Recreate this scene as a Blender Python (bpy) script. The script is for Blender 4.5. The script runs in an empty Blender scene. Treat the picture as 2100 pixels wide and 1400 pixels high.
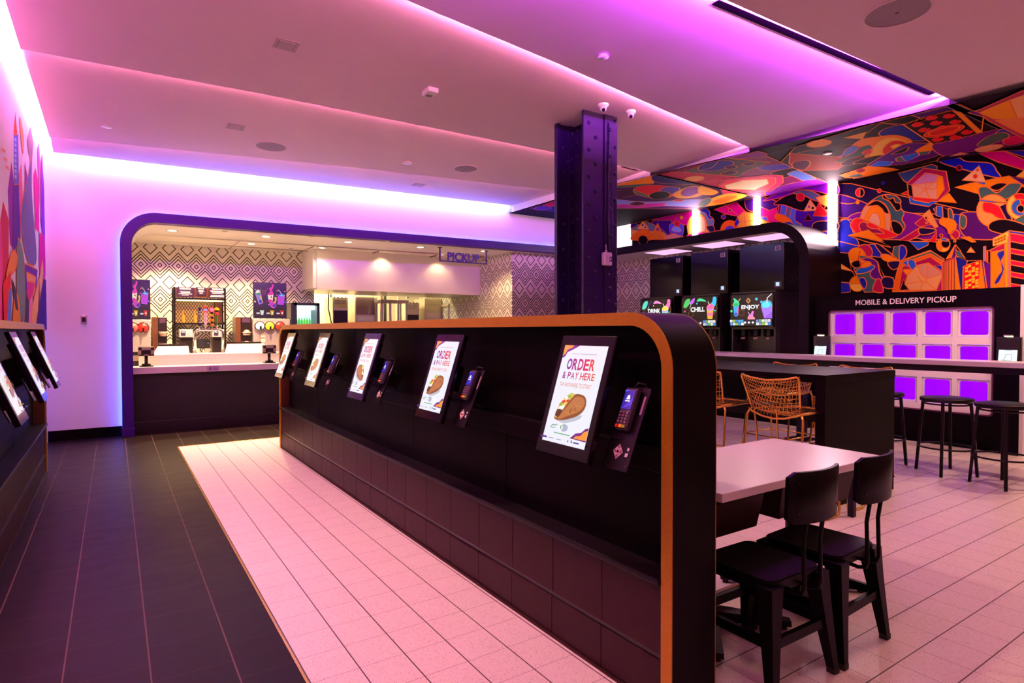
import bpy, bmesh, math, random
from mathutils import Vector, Matrix
from mathutils.geometry import intersect_ray_tri, tessellate_polygon
random.seed(7)
S = bpy.context.scene
COL = S.collection
# ------------------------------------------------------------------ camera
FPX, YAW, PITCH, ROLL, CAMZ = 1229.3, .58673, -.01849, -.00182, 1.43
cf = Vector((math.sin(YAW)*math.cos(PITCH), math.cos(YAW)*math.cos(PITCH), math.sin(PITCH)))
cr = Vector((math.cos(YAW), -math.sin(YAW), 0)); cu = cr.cross(cf)
_c, _s = math.cos(ROLL), math.sin(ROLL)
cr, cu = _c*cr+_s*cu, -_s*cr+_c*cu
CAM = Vector((0, 0, CAMZ))
cam = bpy.data.cameras.new('camera'); cam.sensor_width = 36; cam.lens = FPX/2100*36; cam.clip_start = .02
co = bpy.data.objects.new('camera', cam); COL.objects.link(co)
co.matrix_world = Matrix(((cr.x, cu.x, -cf.x, 0), (cr.y, cu.y, -cf.y, 0), (cr.z, cu.z, -cf.z, CAMZ), (0, 0, 0, 1)))
S.camera = co
# ------------------------------------------------------------------ view, world
S.view_settings.view_transform = 'Standard'; S.view_settings.look = 'None'
S.view_settings.exposure = .12; S.view_settings.gamma = 1; S.view_settings.use_curve_mapping = False
W = bpy.data.worlds.new('world'); S.world = W; W.use_nodes = True
W.node_tree.nodes['Background'].inputs[0].default_value = (1, 0.2, 0.24, 1)
W.node_tree.nodes['Background'].inputs[1].default_value = 0.3
# light levels of the LED strips and lamps (linear colour, strength)
L_BACK = ((.34, .42, 1.0), 72)      # cove over the back wall
L_LEFT = ((1.0, .21, .52), 122)      # cove over the left wall
L_HALO = ((.02, .10, 1.0), 28)      # blue strip behind the black arch
L_STEP1 = ((1.0, .22, .58), 140)
L_STEP2 = ((1.0, .24, .44), 270)
L_STEP3 = ((1.0, .28, .58), 400)
L_STEP4 = ((.58, .05, 1.0), 3900)
L_WALL = ((1.0, .66, .72), 78)      # upright strips on the mural wall
L_FILL = ((1.0, .54, .38), 115)     # added unseen downlights that brighten floor and furniture, watts
L_DOWN = ((1.0, .62, .30), 390)      # kitchen downlights, watts
# ------------------------------------------------------------------ pixel -> place
def ray(x, y): return (cr*((x-1050)/FPX) + cu*((700-y)/FPX) + cf)
def AX(x, y, v): d = ray(x, y); return CAM + d*(v/d.x)
def AY(x, y, v): d = ray(x, y); return CAM + d*(v/d.y)
def AZ(x, y, v=0.): d = ray(x, y); return CAM + d*((v-CAMZ)/d.z)
# ------------------------------------------------------------------ materials
MATS = {}
def srgb(h):
    if isinstance(h, str):
        h = h.lstrip('#'); v = [int(h[i:i+2], 16)/255 for i in (0, 2, 4)]
    else: v = [c/255 for c in h]
    return tuple(((c+.055)/1.055)**2.4 if c > .04045 else c/12.92 for c in v)
def newmat(name):
    m = bpy.data.materials.new(name); m.use_nodes = True
    return m, m.node_tree, m.node_tree.nodes['Principled BSDF']
def paint(name, col, rough=.5, metal=0, noise=0, bump=0, scale=60, spec=None, coat=0):
    if name in MATS: return MATS[name]
    m, nt, b = newmat(name); N = nt.nodes; Lk = nt.links
    c = (*col, 1)
    b.inputs['Base Color'].default_value = c; b.inputs['Roughness'].default_value = rough
    b.inputs['Metallic'].default_value = metal
    if spec is not None: b.inputs['Specular IOR Level'].default_value = spec
    if coat: b.inputs['Coat Weight'].default_value = coat; b.inputs['Coat Roughness'].default_value = .05
    if noise or bump:
        g = N.new('ShaderNodeNewGeometry'); n = N.new('ShaderNodeTexNoise'); n.inputs['Scale'].default_value = scale
        n.inputs['Detail'].default_value = 4
        Lk.new(g.outputs['Position'], n.inputs['Vector'])
        if noise:
            mx = N.new('ShaderNodeMix'); mx.data_type = 'RGBA'
            mx.inputs[6].default_value = (*[v*(1-noise) for v in col], 1); mx.inputs[7].default_value = (*[min(1, v*(1+noise)) for v in col], 1)
            Lk.new(n.outputs['Fac'], mx.inputs[0]); Lk.new(mx.outputs[2], b.inputs['Base Color'])
        if bump:
            bp = N.new('ShaderNodeBump'); bp.inputs['Strength'].default_value = bump; bp.inputs['Distance'].default_value = .002
            Lk.new(n.outputs['Fac'], bp.inputs['Height']); Lk.new(bp.outputs[0], b.inputs['Normal'])
    MATS[name] = m; return m
def emis(name, col, strength, base=(.02, .02, .02)):
    if name in MATS: return MATS[name]
    m, nt, b = newmat(name)
    b.inputs['Base Color'].default_value = (*base, 1)
    b.inputs['Emission Color'].default_value = (*col, 1); b.inputs['Emission Strength'].default_value = strength
    b.inputs['Roughness'].default_value = .25
    MATS[name] = m; return m
def flat(h, rough=.55):           # painted artwork colour
    return paint('art_'+str(h).lstrip('#'), srgb(h), .75, spec=.08)
def glow(h, k=1.0):               # colour shown on a lit screen
    return emis('screen_%s_%g' % (h.lstrip('#'), k), srgb(h), k, (.01, .01, .01))
def mnode(nt, op, a, b=None, c=None):
    n = nt.nodes.new('ShaderNodeMath'); n.operation = op
    for i, v in enumerate((a, b, c)):
        if v is None: continue
        if isinstance(v, (int, float)): n.inputs[i].default_value = v
        else: nt.links.new(v, n.inputs[i])
    return n.outputs[0]
def mixc(nt, f, a, b):
    n = nt.nodes.new('ShaderNodeMix'); n.data_type = 'RGBA'
    for i, v in ((0, f), (6, a), (7, b)):
        if isinstance(v, tuple): n.inputs[i].default_value = (*v[:3], 1)
        elif isinstance(v, (int, float)): n.inputs[i].default_value = v
        else: nt.links.new(v, n.inputs[i])
    return n.outputs[2]
def posxyz(nt):
    g = nt.nodes.new('ShaderNodeNewGeometry'); s = nt.nodes.new('ShaderNodeSeparateXYZ')
    nt.links.new(g.outputs['Position'], s.inputs[0]); return g.outputs['Position'], s.outputs
def noise(nt, vec, scale, detail=4, rough=.5):
    n = nt.nodes.new('ShaderNodeTexNoise'); n.inputs['Scale'].default_value = scale; n.inputs['Detail'].default_value = detail
    n.inputs['Roughness'].default_value = rough; nt.links.new(vec, n.inputs['Vector']); return n.outputs['Fac']
def tile_mat(name, w, h, x0, y0, gx, gy, base, grout_x, grout_y, stag=0, speck=None, rough=.35, cloud=.25, swap=False, bump=.15):
    """floor tiles in metres; gx/gy = half widths of the joints that run along y / along x"""
    m, nt, b = newmat(name); P, o = posxyz(nt)
    X, Y = o[0], o[1]
    u = mnode(nt, 'DIVIDE', mnode(nt, 'SUBTRACT', X, x0), w)
    cell = mnode(nt, 'FLOOR', u); fu = mnode(nt, 'SUBTRACT', u, cell)
    v = mnode(nt, 'DIVIDE', mnode(nt, 'SUBTRACT', Y, y0), h)
    if stag: v = mnode(nt, 'ADD', v, mnode(nt, 'MULTIPLY', cell, stag))
    cv = mnode(nt, 'FLOOR', v); fv = mnode(nt, 'SUBTRACT', v, cv)
    du = mnode(nt, 'MULTIPLY', mnode(nt, 'MINIMUM', fu, mnode(nt, 'SUBTRACT', 1, fu)), w)
    dv = mnode(nt, 'MULTIPLY', mnode(nt, 'MINIMUM', fv, mnode(nt, 'SUBTRACT', 1, fv)), h)
    jx = mnode(nt, 'LESS_THAN', du, gx); jy = mnode(nt, 'LESS_THAN', dv, gy)
    wn = nt.nodes.new('ShaderNodeTexWhiteNoise'); wn.noise_dimensions = '2D'
    cb = nt.nodes.new('ShaderNodeCombineXYZ'); nt.links.new(cell, cb.inputs[0]); nt.links.new(cv, cb.inputs[1]); nt.links.new(cb.outputs[0], wn.inputs['Vector'])
    mp = nt.nodes.new('ShaderNodeMapping'); nt.links.new(P, mp.inputs[0]); mp.inputs['Scale'].default_value = (1, 3, 1) if cloud > .15 else (1, 1, 1)
    cl = noise(nt, mp.outputs[0], 3.2, 6, .62)
    f = mnode(nt, 'ADD', mnode(nt, 'MULTIPLY', cl, cloud*2), mnode(nt, 'MULTIPLY', wn.outputs['Value'], cloud*.35))
    f = mnode(nt, 'ADD', f, 1-cloud*1.2)
    vm = nt.nodes.new('ShaderNodeVectorMath'); vm.operation = 'SCALE'; vm.inputs[0].default_value = base; nt.links.new(f, vm.inputs['Scale'])
    c = vm.outputs[0]
    if speck:
        vo = nt.nodes.new('ShaderNodeTexVoronoi'); vo.inputs['Scale'].default_value = 150; nt.links.new(P, vo.inputs['Vector'])
        ws = nt.nodes.new('ShaderNodeSeparateColor'); nt.links.new(vo.outputs['Color'], ws.inputs[0])
        sm = mnode(nt, 'MULTIPLY', mnode(nt, 'LESS_THAN', vo.outputs['Distance'], .33), mnode(nt, 'LESS_THAN', ws.outputs[0], .42))
        c = mixc(nt, mnode(nt, 'MULTIPLY', sm, .55), c, speck)
    c = mixc(nt, jy, c, grout_y); c = mixc(nt, jx, c, grout_x)
    nt.links.new(c, b.inputs['Base Color'])
    r = mnode(nt, 'ADD', mnode(nt, 'MULTIPLY', cl, .2), rough-.1); nt.links.new(r, b.inputs['Roughness'])
    if cloud > .15: b.inputs['Specular IOR Level'].default_value = .10
    hgt = mnode(nt, 'SUBTRACT', mnode(nt, 'MULTIPLY', cl, .25), mnode(nt, 'MAXIMUM', jx, jy))
    bp = nt.nodes.new('ShaderNodeBump'); bp.inputs['Strength'].default_value = bump; bp.inputs['Distance'].default_value = .003
    nt.links.new(hgt, bp.inputs['Height']); nt.links.new(bp.outputs[0], b.inputs['Normal'])
    MATS[name] = m; return m
def zigzag_mat():
    m, nt, b = newmat('zigzag_wallpaper'); P, o = posxyz(nt)
    h = mnode(nt, 'ADD', o[0], o[1])
    p, q = .28, .59
    def fold(v, per, off):
        t = mnode(nt, 'DIVIDE', mnode(nt, 'SUBTRACT', v, off), per)
        t = mnode(nt, 'ABSOLUTE', mnode(nt, 'SUBTRACT', mnode(nt, 'FRACT', t), .5))
        return mnode(nt, 'MULTIPLY', mnode(nt, 'SUBTRACT', .5, t), per)
    D = mnode(nt, 'ADD', mnode(nt, 'DIVIDE', fold(h, p, 12.402), .0074), mnode(nt, 'DIVIDE', fold(o[2], q, 1.978), .0084))
    acc = None
    for l in (4.3, 13.5, 20.5, 27, 40.5):
        t = mnode(nt, 'LESS_THAN', mnode(nt, 'ABSOLUTE', mnode(nt, 'SUBTRACT', D, l)), 1.3)
        acc = t if acc is None else mnode(nt, 'MAXIMUM', acc, t)
    c = mixc(nt, acc, (.84, .79, .72), (.012, .006, .012))
    nt.links.new(c, b.inputs['Base Color']); b.inputs['Roughness'].default_value = .6
    return m
def mesh_mat(name, col, hole, scale, metal=1):     # expanded metal mesh in front of a lit back
    m, nt, b = newmat(name); P, o = posxyz(nt)
    h = mnode(nt, 'MULTIPLY', o[0], scale*1.0); z = mnode(nt, 'MULTIPLY', o[2], scale*.62)
    def tri(v): return mnode(nt, 'ABSOLUTE', mnode(nt, 'SUBTRACT', mnode(nt, 'FRACT', v), .5))
    d1 = tri(mnode(nt, 'ADD', h, z)); d2 = tri(mnode(nt, 'SUBTRACT', h, z))
    f = mnode(nt, 'LESS_THAN', mnode(nt, 'MINIMUM', d1, d2), .13)
    nt.links.new(mixc(nt, f, hole, col), b.inputs['Base Color']); b.inputs['Roughness'].default_value = .4
    return m
BLACK = paint('black_laminate', (.0018, .0006, .0010), .5, noise=.2, scale=8, spec=.06)
BLACKM = paint('black_satin_metal', (.0045, .0022, .0038), .40, spec=.22)
BLACKP = paint('black_plastic', (.010, .006, .009), .28)
STEELBLK = paint('painted_column_steel', (.013, .004, .034), .38, bump=.25, scale=40, spec=.3)  # black steel with the purple strip light tinted into its colour
BRONZE = paint('bronze_edge', (.50, .25, .010), .42, .5, noise=.18, bump=.1, scale=90)
BROWN = paint('bronze_inner', (.085, .026, .010), .45, .2, noise=.15, scale=30)
BTILE = paint('dark_base_panel', (.030, .008, .009), .45, noise=.35, bump=.1, scale=14, spec=.15)
WHITE = paint('white_paint', (.80, .78, .78), .6, noise=.02, scale=3)
CEIL = paint('pinklit_ceiling_paint', (.72, .54, .61), .75, noise=.03, bump=.05, scale=5)  # pink of the strip lights is tinted into this colour
SOLID = paint('white_solid_surface', (.74, .71, .73), .28, noise=.03, scale=5)
PLASW = paint('white_plastic', (.75, .73, .73), .35)
STEEL = paint('brushed_steel', (.55, .53, .52), .32, .9, noise=.12, scale=25)
CHROME = paint('polished_tube', (.62, .58, .58), .14, 1)
GOLD = paint('gold_wire', (.78, .44, .07), .26, .9)
BRASS = paint('brass_strip', (.70, .36, .08), .25, 1)
RUBBER = paint('black_rubber', (.012, .010, .011), .7)
GLASSBLK = paint('black_glass', (.005, .002, .005), .12, spec=.22)
ZIG = zigzag_mat()
DARKTILE = tile_mat('dark_floor_tile', .3045, .327, -.496, 2.82, .0030, .0017, (.0110, .0052, .0055), (.115, .066, .055), (.05, .028, .025), .5, None, .42, .30)
PALETILE = tile_mat('pale_floor_tile', .2035, .2105, .854, 2.035, .0028, .0014, (.80, .71, .68), (.055, .03, .03), (.36, .27, .26), 0, (.26, .15, .14), .38, .05)
PALETILE2 = tile_mat('pale_dining_tile', .2065, .2075, 3.19, 1.0, .0014, .0026, (.80, .71, .68), (.30, .2, .2), (.05, .03, .03), 0, (.26, .15, .14), .33, .05)
# ------------------------------------------------------------------ mesh builder
class MB:
    def __init__(s): s.v, s.f, s.mi, s.sm, s.mats = [], [], [], [], []
    def slot(s, m):
        if m not in s.mats: s.mats.append(m)
        return s.mats.index(m)
    def add(s, vs, fs, m, smooth=False, xf=None):
        o = len(s.v); k = s.slot(m)
        s.v += [tuple(xf @ Vector(v)) if xf else tuple(v) for v in vs]
        for f in fs: s.f.append([o+i for i in f]); s.mi.append(k); s.sm.append(smooth)
        return s
    def bm(s, b, m, smooth=False, xf=None):
        b.verts.index_update()
        s.add([v.co.copy() for v in b.verts], [[v.index for v in f.verts] for f in b.faces], m, smooth, xf); b.free(); return s
    def box(s, x0, x1, y0, y1, z0, z1, m, bev=0, xf=None, seg=2):
        b = bmesh.new(); bmesh.ops.create_cube(b, size=1)
        for v in b.verts: v.co = Vector((x0 if v.co.x < 0 else x1, y0 if v.co.y < 0 else y1, z0 if v.co.z < 0 else z1))
        if bev: bmesh.ops.bevel(b, geom=b.edges[:]+b.verts[:], offset=bev, segments=seg, affect='EDGES', profile=.5)
        bmesh.ops.recalc_face_normals(b, faces=b.faces[:])
        return s.bm(b, m, False, xf)
    def cyl(s, p0, p1, r, m, r2=None, n=20, cap=True, smooth=True):
        p0, p1 = Vector(p0), Vector(p1); d = (p1-p0); r2 = r if r2 is None else r2
        q = d.to_track_quat('Z', 'Y').to_matrix(); vs, fs = [], []
        for p, rr in ((p0, r), (p1, r2)):
            for i in range(n):
                a = 2*math.pi*i/n; vs.append(p+q@Vector((rr*math.cos(a), rr*math.sin(a), 0)))
        fs = [[i, (i+1) % n, n+(i+1) % n, n+i] for i in range(n)]
        s.add(vs, fs, m, smooth)
        if cap: s.add(vs, [list(range(n))[::-1], list(range(n, 2*n))], m)
        return s
    def tube(s, pts, r, m, n=8, closed=False, smooth=True):
        pts = [Vector(p) for p in pts]; L = len(pts); vs, fs = [], []; up = None
        for i, p in enumerate(pts):
            a = pts[(i-1) % L] if (closed or i) else p; c = pts[(i+1) % L] if (closed or i < L-1) else p
            t = (c-a).normalized()
            if up is None: up = Vector((0, 0, 1)) if abs(t.z) < .9 else Vector((1, 0, 0))
            x = t.cross(up).normalized(); y = x.cross(t); up = y
            for k in range(n):
                an = 2*math.pi*k/n; vs.append(p+x*(r*math.cos(an))+y*(r*math.sin(an)))
        for i in range(L if closed else L-1):
            for k in range(n):
                j = (i+1) % L; fs.append([i*n+k, i*n+(k+1) % n, j*n+(k+1) % n, j*n+k])
        s.add(vs, fs, m, smooth)
        if not closed: s.add(vs, [list(range(n))[::-1], list(range((L-1)*n, L*n))], m)
        return s
    def prism(s, pts, d, m, smooth=False):            # planar outline (3-D points) pushed along vector d
        d = Vector(d); pts = [Vector(p) for p in pts]; n = len(pts)
        vs = pts+[p+d for p in pts]
        fs = [list(range(n))[::-1], list(range(n, 2*n))]
        s.add(vs, fs, m); s.add(vs, [[i, (i+1) % n, n+(i+1) % n, n+i] for i in range(n)], m, smooth); return s
    def lathe(s, prof, c, m, n=28, smooth=True, axis=None):    # prof: (r, h) pairs
        c = Vector(c); q = (Vector(axis).to_track_quat('Z', 'Y').to_matrix() if axis else Matrix.Identity(3)); vs, fs = [], []
        for r, h in prof:
            for i in range(n):
                a = 2*math.pi*i/n; vs.append(c+q@Vector((max(r, 1e-4)*math.cos(a), max(r, 1e-4)*math.sin(a), h)))
        for j in range(len(prof)-1):
            for i in range(n): fs.append([j*n+i, j*n+(i+1) % n, (j+1)*n+(i+1) % n, (j+1)*n+i])
        s.add(vs, fs, m, smooth); return s
    def quad(s, a, b, c, d, m): return s.add([a, b, c, d], [[0, 1, 2, 3]], m)
    def strip(s, path, w, m, closed=False, smooth=False):  # two lists of points joined by quads
        a, b = path, w; n = len(a)
        return s.add(list(a)+list(b), [[i, (i+1) % n, n+(i+1) % n, n+i] for i in range(n if closed else n-1)], m, smooth)
def link(name, mb, parent=None, loc=(0, 0, 0), shift=True):
    me = bpy.data.meshes.new(name); o = Vector(loc) if shift else Vector((0, 0, 0))
    me.from_pydata([tuple(Vector(v)-o) for v in mb.v], [], mb.f)
    for m in mb.mats: me.materials.append(m)
    for i, p in enumerate(me.polygons): p.material_index = mb.mi[i]; p.use_smooth = mb.sm[i]
    b = bmesh.new(); b.from_mesh(me); bmesh.ops.remove_doubles(b, verts=b.verts[:], dist=2e-5); b.to_mesh(me); b.free()
    me.update()
    ob = bpy.data.objects.new(name, me); COL.objects.link(ob)
    if parent: ob.parent = parent
    return ob
def tag(o, label, cat, group=None, kind=None):
    if label: o['label'] = label
    if cat: o['category'] = cat
    if group: o['group'] = group
    if kind: o['kind'] = kind
    return o
class Thing:
    """an Empty at the thing's base; local=True parts are given in its own axes, else in world axes"""
    def __init__(s, name, label, cat, loc=(0, 0, 0), rz=0, group=None):
        s.o = bpy.data.objects.new(name, None); COL.objects.link(s.o); s.o.empty_display_size = .05
        s.o.location = loc; s.o.rotation_euler = (0, 0, rz); s.loc = Vector(loc); tag(s.o, label, cat, group)
    def part(s, name, mb, local=False, under=None, label=None):
        ob = link(name, mb, under or s.o, (0, 0, 0) if local else s.loc)
        if label: ob['label'] = label
        return ob
def solo(name, mb, label, cat, group=None, loc=(0, 0, 0)):
    o = link(name, mb, None, loc); o.location = loc; return tag(o, label, cat, group)
def struct(name, mb):
    o = link(name, mb); o['kind'] = 'structure'; return o
def copy_tree(o, parent=None):
    c = o.copy(); COL.objects.link(c)
    if parent: c.parent = parent
    for ch in list(o.children): copy_tree(ch, c)
    return c
def dup(root, loc, rz, label, group=None):
    c = copy_tree(root); c.location = loc; c.rotation_euler = (0, 0, rz); c['label'] = label
    if group: c['group'] = group
    return c
def arc(cx, cy, r, a0, a1, n=10): return [(cx+r*math.cos(math.radians(a0+(a1-a0)*i/n)), cy+r*math.sin(math.radians(a0+(a1-a0)*i/n))) for i in range(n+1)]
def rrect(x0, x1, y0, y1, r, n=5):
    return arc(x1-r, y0+r, r, -90, 0, n)+arc(x1-r, y1-r, r, 0, 90, n)+arc(x0+r, y1-r, r, 90, 180, n)+arc(x0+r, y0+r, r, 180, 270, n)
# ------------------------------------------------------------------ flat artwork
TXT = {}
def text_tris(s, bold=0):
    if (s, bold) in TXT: return TXT[(s, bold)]
    cu_ = bpy.data.curves.new('lettering', 'FONT'); cu_.body = s; cu_.size = 1; cu_.offset = bold; cu_.resolution_u = 3
    ob = bpy.data.objects.new('lettering', cu_); COL.objects.link(ob)
    dg = bpy.context.evaluated_depsgraph_get(); dg.update(); ev = ob.evaluated_get(dg); me = ev.to_mesh()
    V = [v.co.copy() for v in me.vertices]; F = [list(p.vertices) for p in me.polygons]
    ev.to_mesh_clear(); bpy.data.objects.remove(ob); bpy.data.curves.remove(cu_)
    x0 = min(v.x for v in V); x1 = max(v.x for v in V); y0 = min(v.y for v in V); y1 = max(v.y for v in V)
    TXT[(s, bold)] = ([((v.x-x0)/(x1-x0), (v.y-y0)/(y1-y0)) for v in V], F, (x1-x0)/(y1-y0)); return TXT[(s, bold)]
def cat_spline(pts, k=6, closed=True):
    n = len(pts); out = []
    for i in range(n if closed else n-1):
        p0, p1, p2, p3 = [pts[(i+j) % n] if closed else pts[min(max(i+j, 0), n-1)] for j in (-1, 0, 1, 2)]
        for t in range(k):
            t /= k
            out.append(tuple(.5*((2*p1[a])+(-p0[a]+p2[a])*t+(2*p0[a]-5*p1[a]+4*p2[a]-p3[a])*t*t+(-p0[a]+3*p1[a]-3*p2[a]+p3[a])*t**3) for a in (0, 1)))
    if not closed: out.append(pts[-1])
    return out
class Art:
    """layers of flat colour on a surface; conv maps 2-D drawing points to the surface, n is its outward normal"""
    def __init__(s, conv, n, mat=flat, eps=.0004, mb=None, clip=None):
        s.conv, s.n, s.mat, s.eps, s.k = conv, Vector(n), mat, eps, 0; s.mb = mb or MB(); s.clip = clip
    def _p(s, p, k): return Vector(s.conv(*p))+s.n*(s.eps*k)
    def _clip(s, pts):
        if not s.clip: return pts
        x0, x1, y0, y1 = s.clip
        for ax, lim, sg in ((0, x0, 1), (0, x1, -1), (1, y0, 1), (1, y1, -1)):
            out = []
            for i in range(len(pts)):
                a, b = pts[i-1], pts[i]; ia, ib = sg*(a[ax]-lim) >= 0, sg*(b[ax]-lim) >= 0
                if ia != ib:
                    t = (lim-a[ax])/(b[ax]-a[ax]); out.append((a[0]+(b[0]-a[0])*t, a[1]+(b[1]-a[1])*t))
                if ib: out.append(b)
            pts = out
            if len(pts) < 3: return []
        return pts
    def poly(s, pts, col, ol=None, w=0):
        pts = s._clip(list(pts)); s.k += 1
        if len(pts) >= 3:
            tri = tessellate_polygon([[Vector((p[0], p[1], 0)) for p in pts]])
            s.mb.add([s._p(p, s.k) for p in pts], [list(t) for t in tri], s.mat(col))
            if ol: s.line(pts, w, ol, True)
        return s
    def blob(s, pts, col, ol=None, w=0, k=6): return s.poly(cat_spline(pts, k), col, ol, w)
    def oval(s, cx, cy, rx, ry, col, ol=None, w=0, rot=0, a0=0, a1=360, n=26):
        c, q = math.cos(math.radians(rot)), math.sin(math.radians(rot)); pts = []
        for i in range(n+(a1-a0 < 360)):
            a = math.radians(a0+(a1-a0)*i/n); x, y = rx*math.cos(a), ry*math.sin(a); pts.append((cx+x*c-y*q, cy+x*q+y*c))
        return s.poly(pts, col, ol, w)
    def line(s, pts, w, col, closed=False):
        s.k += 1; n = len(pts); L, R = [], []
        for i, p in enumerate(pts):
            a = pts[(i-1) % n] if (closed or i) else p; b = pts[(i+1) % n] if (closed or i < n-1) else p
            dx, dy = b[0]-a[0], b[1]-a[1]; l = math.hypot(dx, dy) or 1; nx, ny = -dy/l*w/2, dx/l*w/2
            L.append(s._p((p[0]+nx, p[1]+ny), s.k)); R.append(s._p((p[0]-nx, p[1]-ny), s.k))
        s.mb.strip(L, R, s.mat(col), closed); return s
    def ring(s, cx, cy, rx, ry, w, col, n=26): return s.line([(cx+rx*math.cos(2*math.pi*i/n), cy+ry*math.sin(2*math.pi*i/n)) for i in range(n)], w, col, True)
    def text(s, t, x0, x1, y0, y1, col, bold=0, shear=0):
        """lettering filling the box x0..x1 (left to right) and y0..y1 (bottom to top)"""
        V, F, _ = text_tris(t, bold); s.k += 1
        s.mb.add([s._p((x0+(x1-x0)*u, y0+(y1-y0)*v), s.k) for u, v in V], F, s.mat(col)); return s
# =================================================================== ROOM SHELL
ZC, ZM, ZTOP = 3.75, 3.71, 4.15
XL, YB, XM = -.72, 9.77, 9.30
# ---- floor: dark slate tiles, pale terrazzo tiles
mb = MB()
mb.quad((XL-.1, -2, 0), (.642, -2, 0), (.642, 8.43, 0), (XL-.1, 8.43, 0), DARKTILE)
mb.quad((XL-.1, 8.43, 0), (9.4, 8.43, 0), (9.4, 13.9, 0), (XL-.1, 13.9, 0), DARKTILE)
mb.quad((.642, -2, 0), (1.82, -2, 0), (1.82, 8.43, 0), (.642, 8.43, 0), PALETILE)
mb.quad((1.82, -2, 0), (9.4, -2, 0), (9.4, 8.43, 0), (1.82, 8.43, 0), PALETILE2)
struct('floor', mb)
mb = MB(); mb.box(.634, .646, -2, 8.436, -.002, .005, BRASS, .001); mb.box(.634, 9.2, 8.426, 8.438, -.002, .005, BRASS, .001)
struct('trim_1', mb)
# ---- walls
mb = MB()
mb.box(XL-.12, XL, -2, 9.89, 0, ZTOP, WHITE)
struct('wall_left', mb)
HL, HR = 3.055, 3.125            # height of the black header at its left and right end
def hz(x): return HL+(HR-HL)*(x-.575)/7.0
XO = .085; RO = .44
mb = MB()                        # back wall with the arched kitchen opening
out = [(XO+.05, 0)]+[(x, z) for x, z in arc(XO+.05+RO, hz(XO+RO)-.05-RO, RO, 180, 90, 12)]+[(9.6, hz(8.4)-.05)]
vs = [(x, YB, z) for x, z in out]; top = [(x, YB, ZTOP) for x, z in out]
mb.quad((XL, YB, 0), (XO+.05, YB, 0), (XO+.05, YB, ZTOP), (XL, YB, ZTOP), WHITE)
for i in range(1, len(out)-1): mb.quad(vs[i], vs[i+1], (out[i+1][0], YB, ZTOP), (out[i][0], YB, ZTOP), WHITE)
mb.quad((XO+.05, YB, out[1][1]), vs[1], (out[1][0], YB, ZTOP), (XO+.05, YB, ZTOP), WHITE)
struct('wall_back', mb)
mb = MB(); mb.box(XM, XM+.12, -2, 9.9, 0, ZTOP, WHITE); struct('wall_right', mb)
mb = MB(); mb.box(XL, XO, YB-.015, YB, 0, .135, BLACK, .003); struct('baseboard_back', mb)
# ---- black arch round the kitchen opening
def arch_ring(y0, y1, xo, ro, t, m_face, x1, dz=0):
    o = [(xo, 0)]+arc(xo+ro, hz(xo+ro)+dz-ro, ro, 180, 90, 14)+[(x1, hz(x1)+dz)]
    n = [(xo+t, 0)]+arc(xo+ro, hz(xo+ro)+dz-ro, ro-t, 180, 90, 14)+[(x1, hz(x1)+dz-t)]
    q = MB()
    O0 = [(x, y0, z) for x, z in o]; I0 = [(x, y0, z) for x, z in n]; O1 = [(x, y1, z) for x, z in o]; I1 = [(x, y1, z) for x, z in n]
    q.strip(O0, I0, m_face); q.strip(O1, I1, m_face); q.strip(O0, O1, m_face); q.strip(I0, I1, m_face)
    for k in (0, -1): q.quad(O0[k], I0[k], I1[k], O1[k], m_face)
    return q, n
PURP = paint('violet_lit_trim', (.034, .002, .17), .42, spec=.3)  # black trim; violet light falling on it is put into the base colour
q, inner = arch_ring(9.60, 9.70, XO, RO, .132, PURP, 8.45); struct('trim_2', q)
q, _ = arch_ring(9.70, 9.80, XO+.045, RO-.03, .09, PURP, 8.45, -.04)
q.box(XO-.004, XO+.14, 9.59, 9.70, 0, .115, PURP, .004); struct('trim_3', q)
q, _ = arch_ring(9.712, 9.758, XO+.028, RO-.02, .014, emis('blue_strip', *L_HALO), 8.40, -.03)
solo('light_strip', q, 'blue light strip glowing behind the edge of the black kitchen arch', 'light strip')
mb = MB()                        # plaster reveal behind the arch
I0 = [(x, 9.80, z) for x, z in inner[1:]]; I1 = [(x, 10.9, z) for x, z in inner[1:]]
mb.strip(I0, I1, WHITE, smooth=True); mb.quad((inner[0][0], 9.8, 0), (inner[0][0], 10.9, 0), I1[0], I0[0], WHITE)
for a, b in zip([(x, 10.9, z) for x, z in inner[1:]], [(x, 10.9, z) for x, z in inner[2:]]): mb.quad(a, b, (b[0], 10.9, b[2]+.5), (a[0], 10.9, a[2]+.5), WHITE)
struct('ceiling.001', mb)
# ---- kitchen shell
mb = MB(); KZ = 2.93
mb.quad((-.4, 10.85, KZ-.015), (6.9, 10.85, KZ+.03), (6.9, 14.4, KZ+.03), (-.4, 14.4, KZ-.015), paint('ceiling_tile', (.70, .66, .63), .8, noise=.05, bump=.2, scale=120))
KG = paint('tile_seam', (.25, .2, .2), .8)
for x in (.55, 1.77, 2.99, 4.21, 5.43): mb.box(x-.006, x+.006, 10.9, 14.3, KZ-.008, KZ-.002+.005*x, KG)
for y in (11.55,): mb.box(-.3, 6.8, y-.006, y+.006, KZ-.010, KZ-.004+.006, KG)
struct('ceiling.002', mb)
mb = MB(); mb.box(-.3, 3.22, 12.0, 12.1, 0, 2.99, ZIG); mb.box(3.22, 3.30, 12.0, 12.1, 1.0, 2.2, ZIG); struct('wall_kitchen', mb)
mb = MB(); mb.box(6.62, 9.3, 9.95, 10.05, 0, 3.2, ZIG); mb.box(6.62, 6.72, 10.05, 14.4, 0, 3.1, ZIG); struct('wall_zigzag', mb)
KW = paint('kitchen_wall', (.74, .68, .55), .5)
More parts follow.
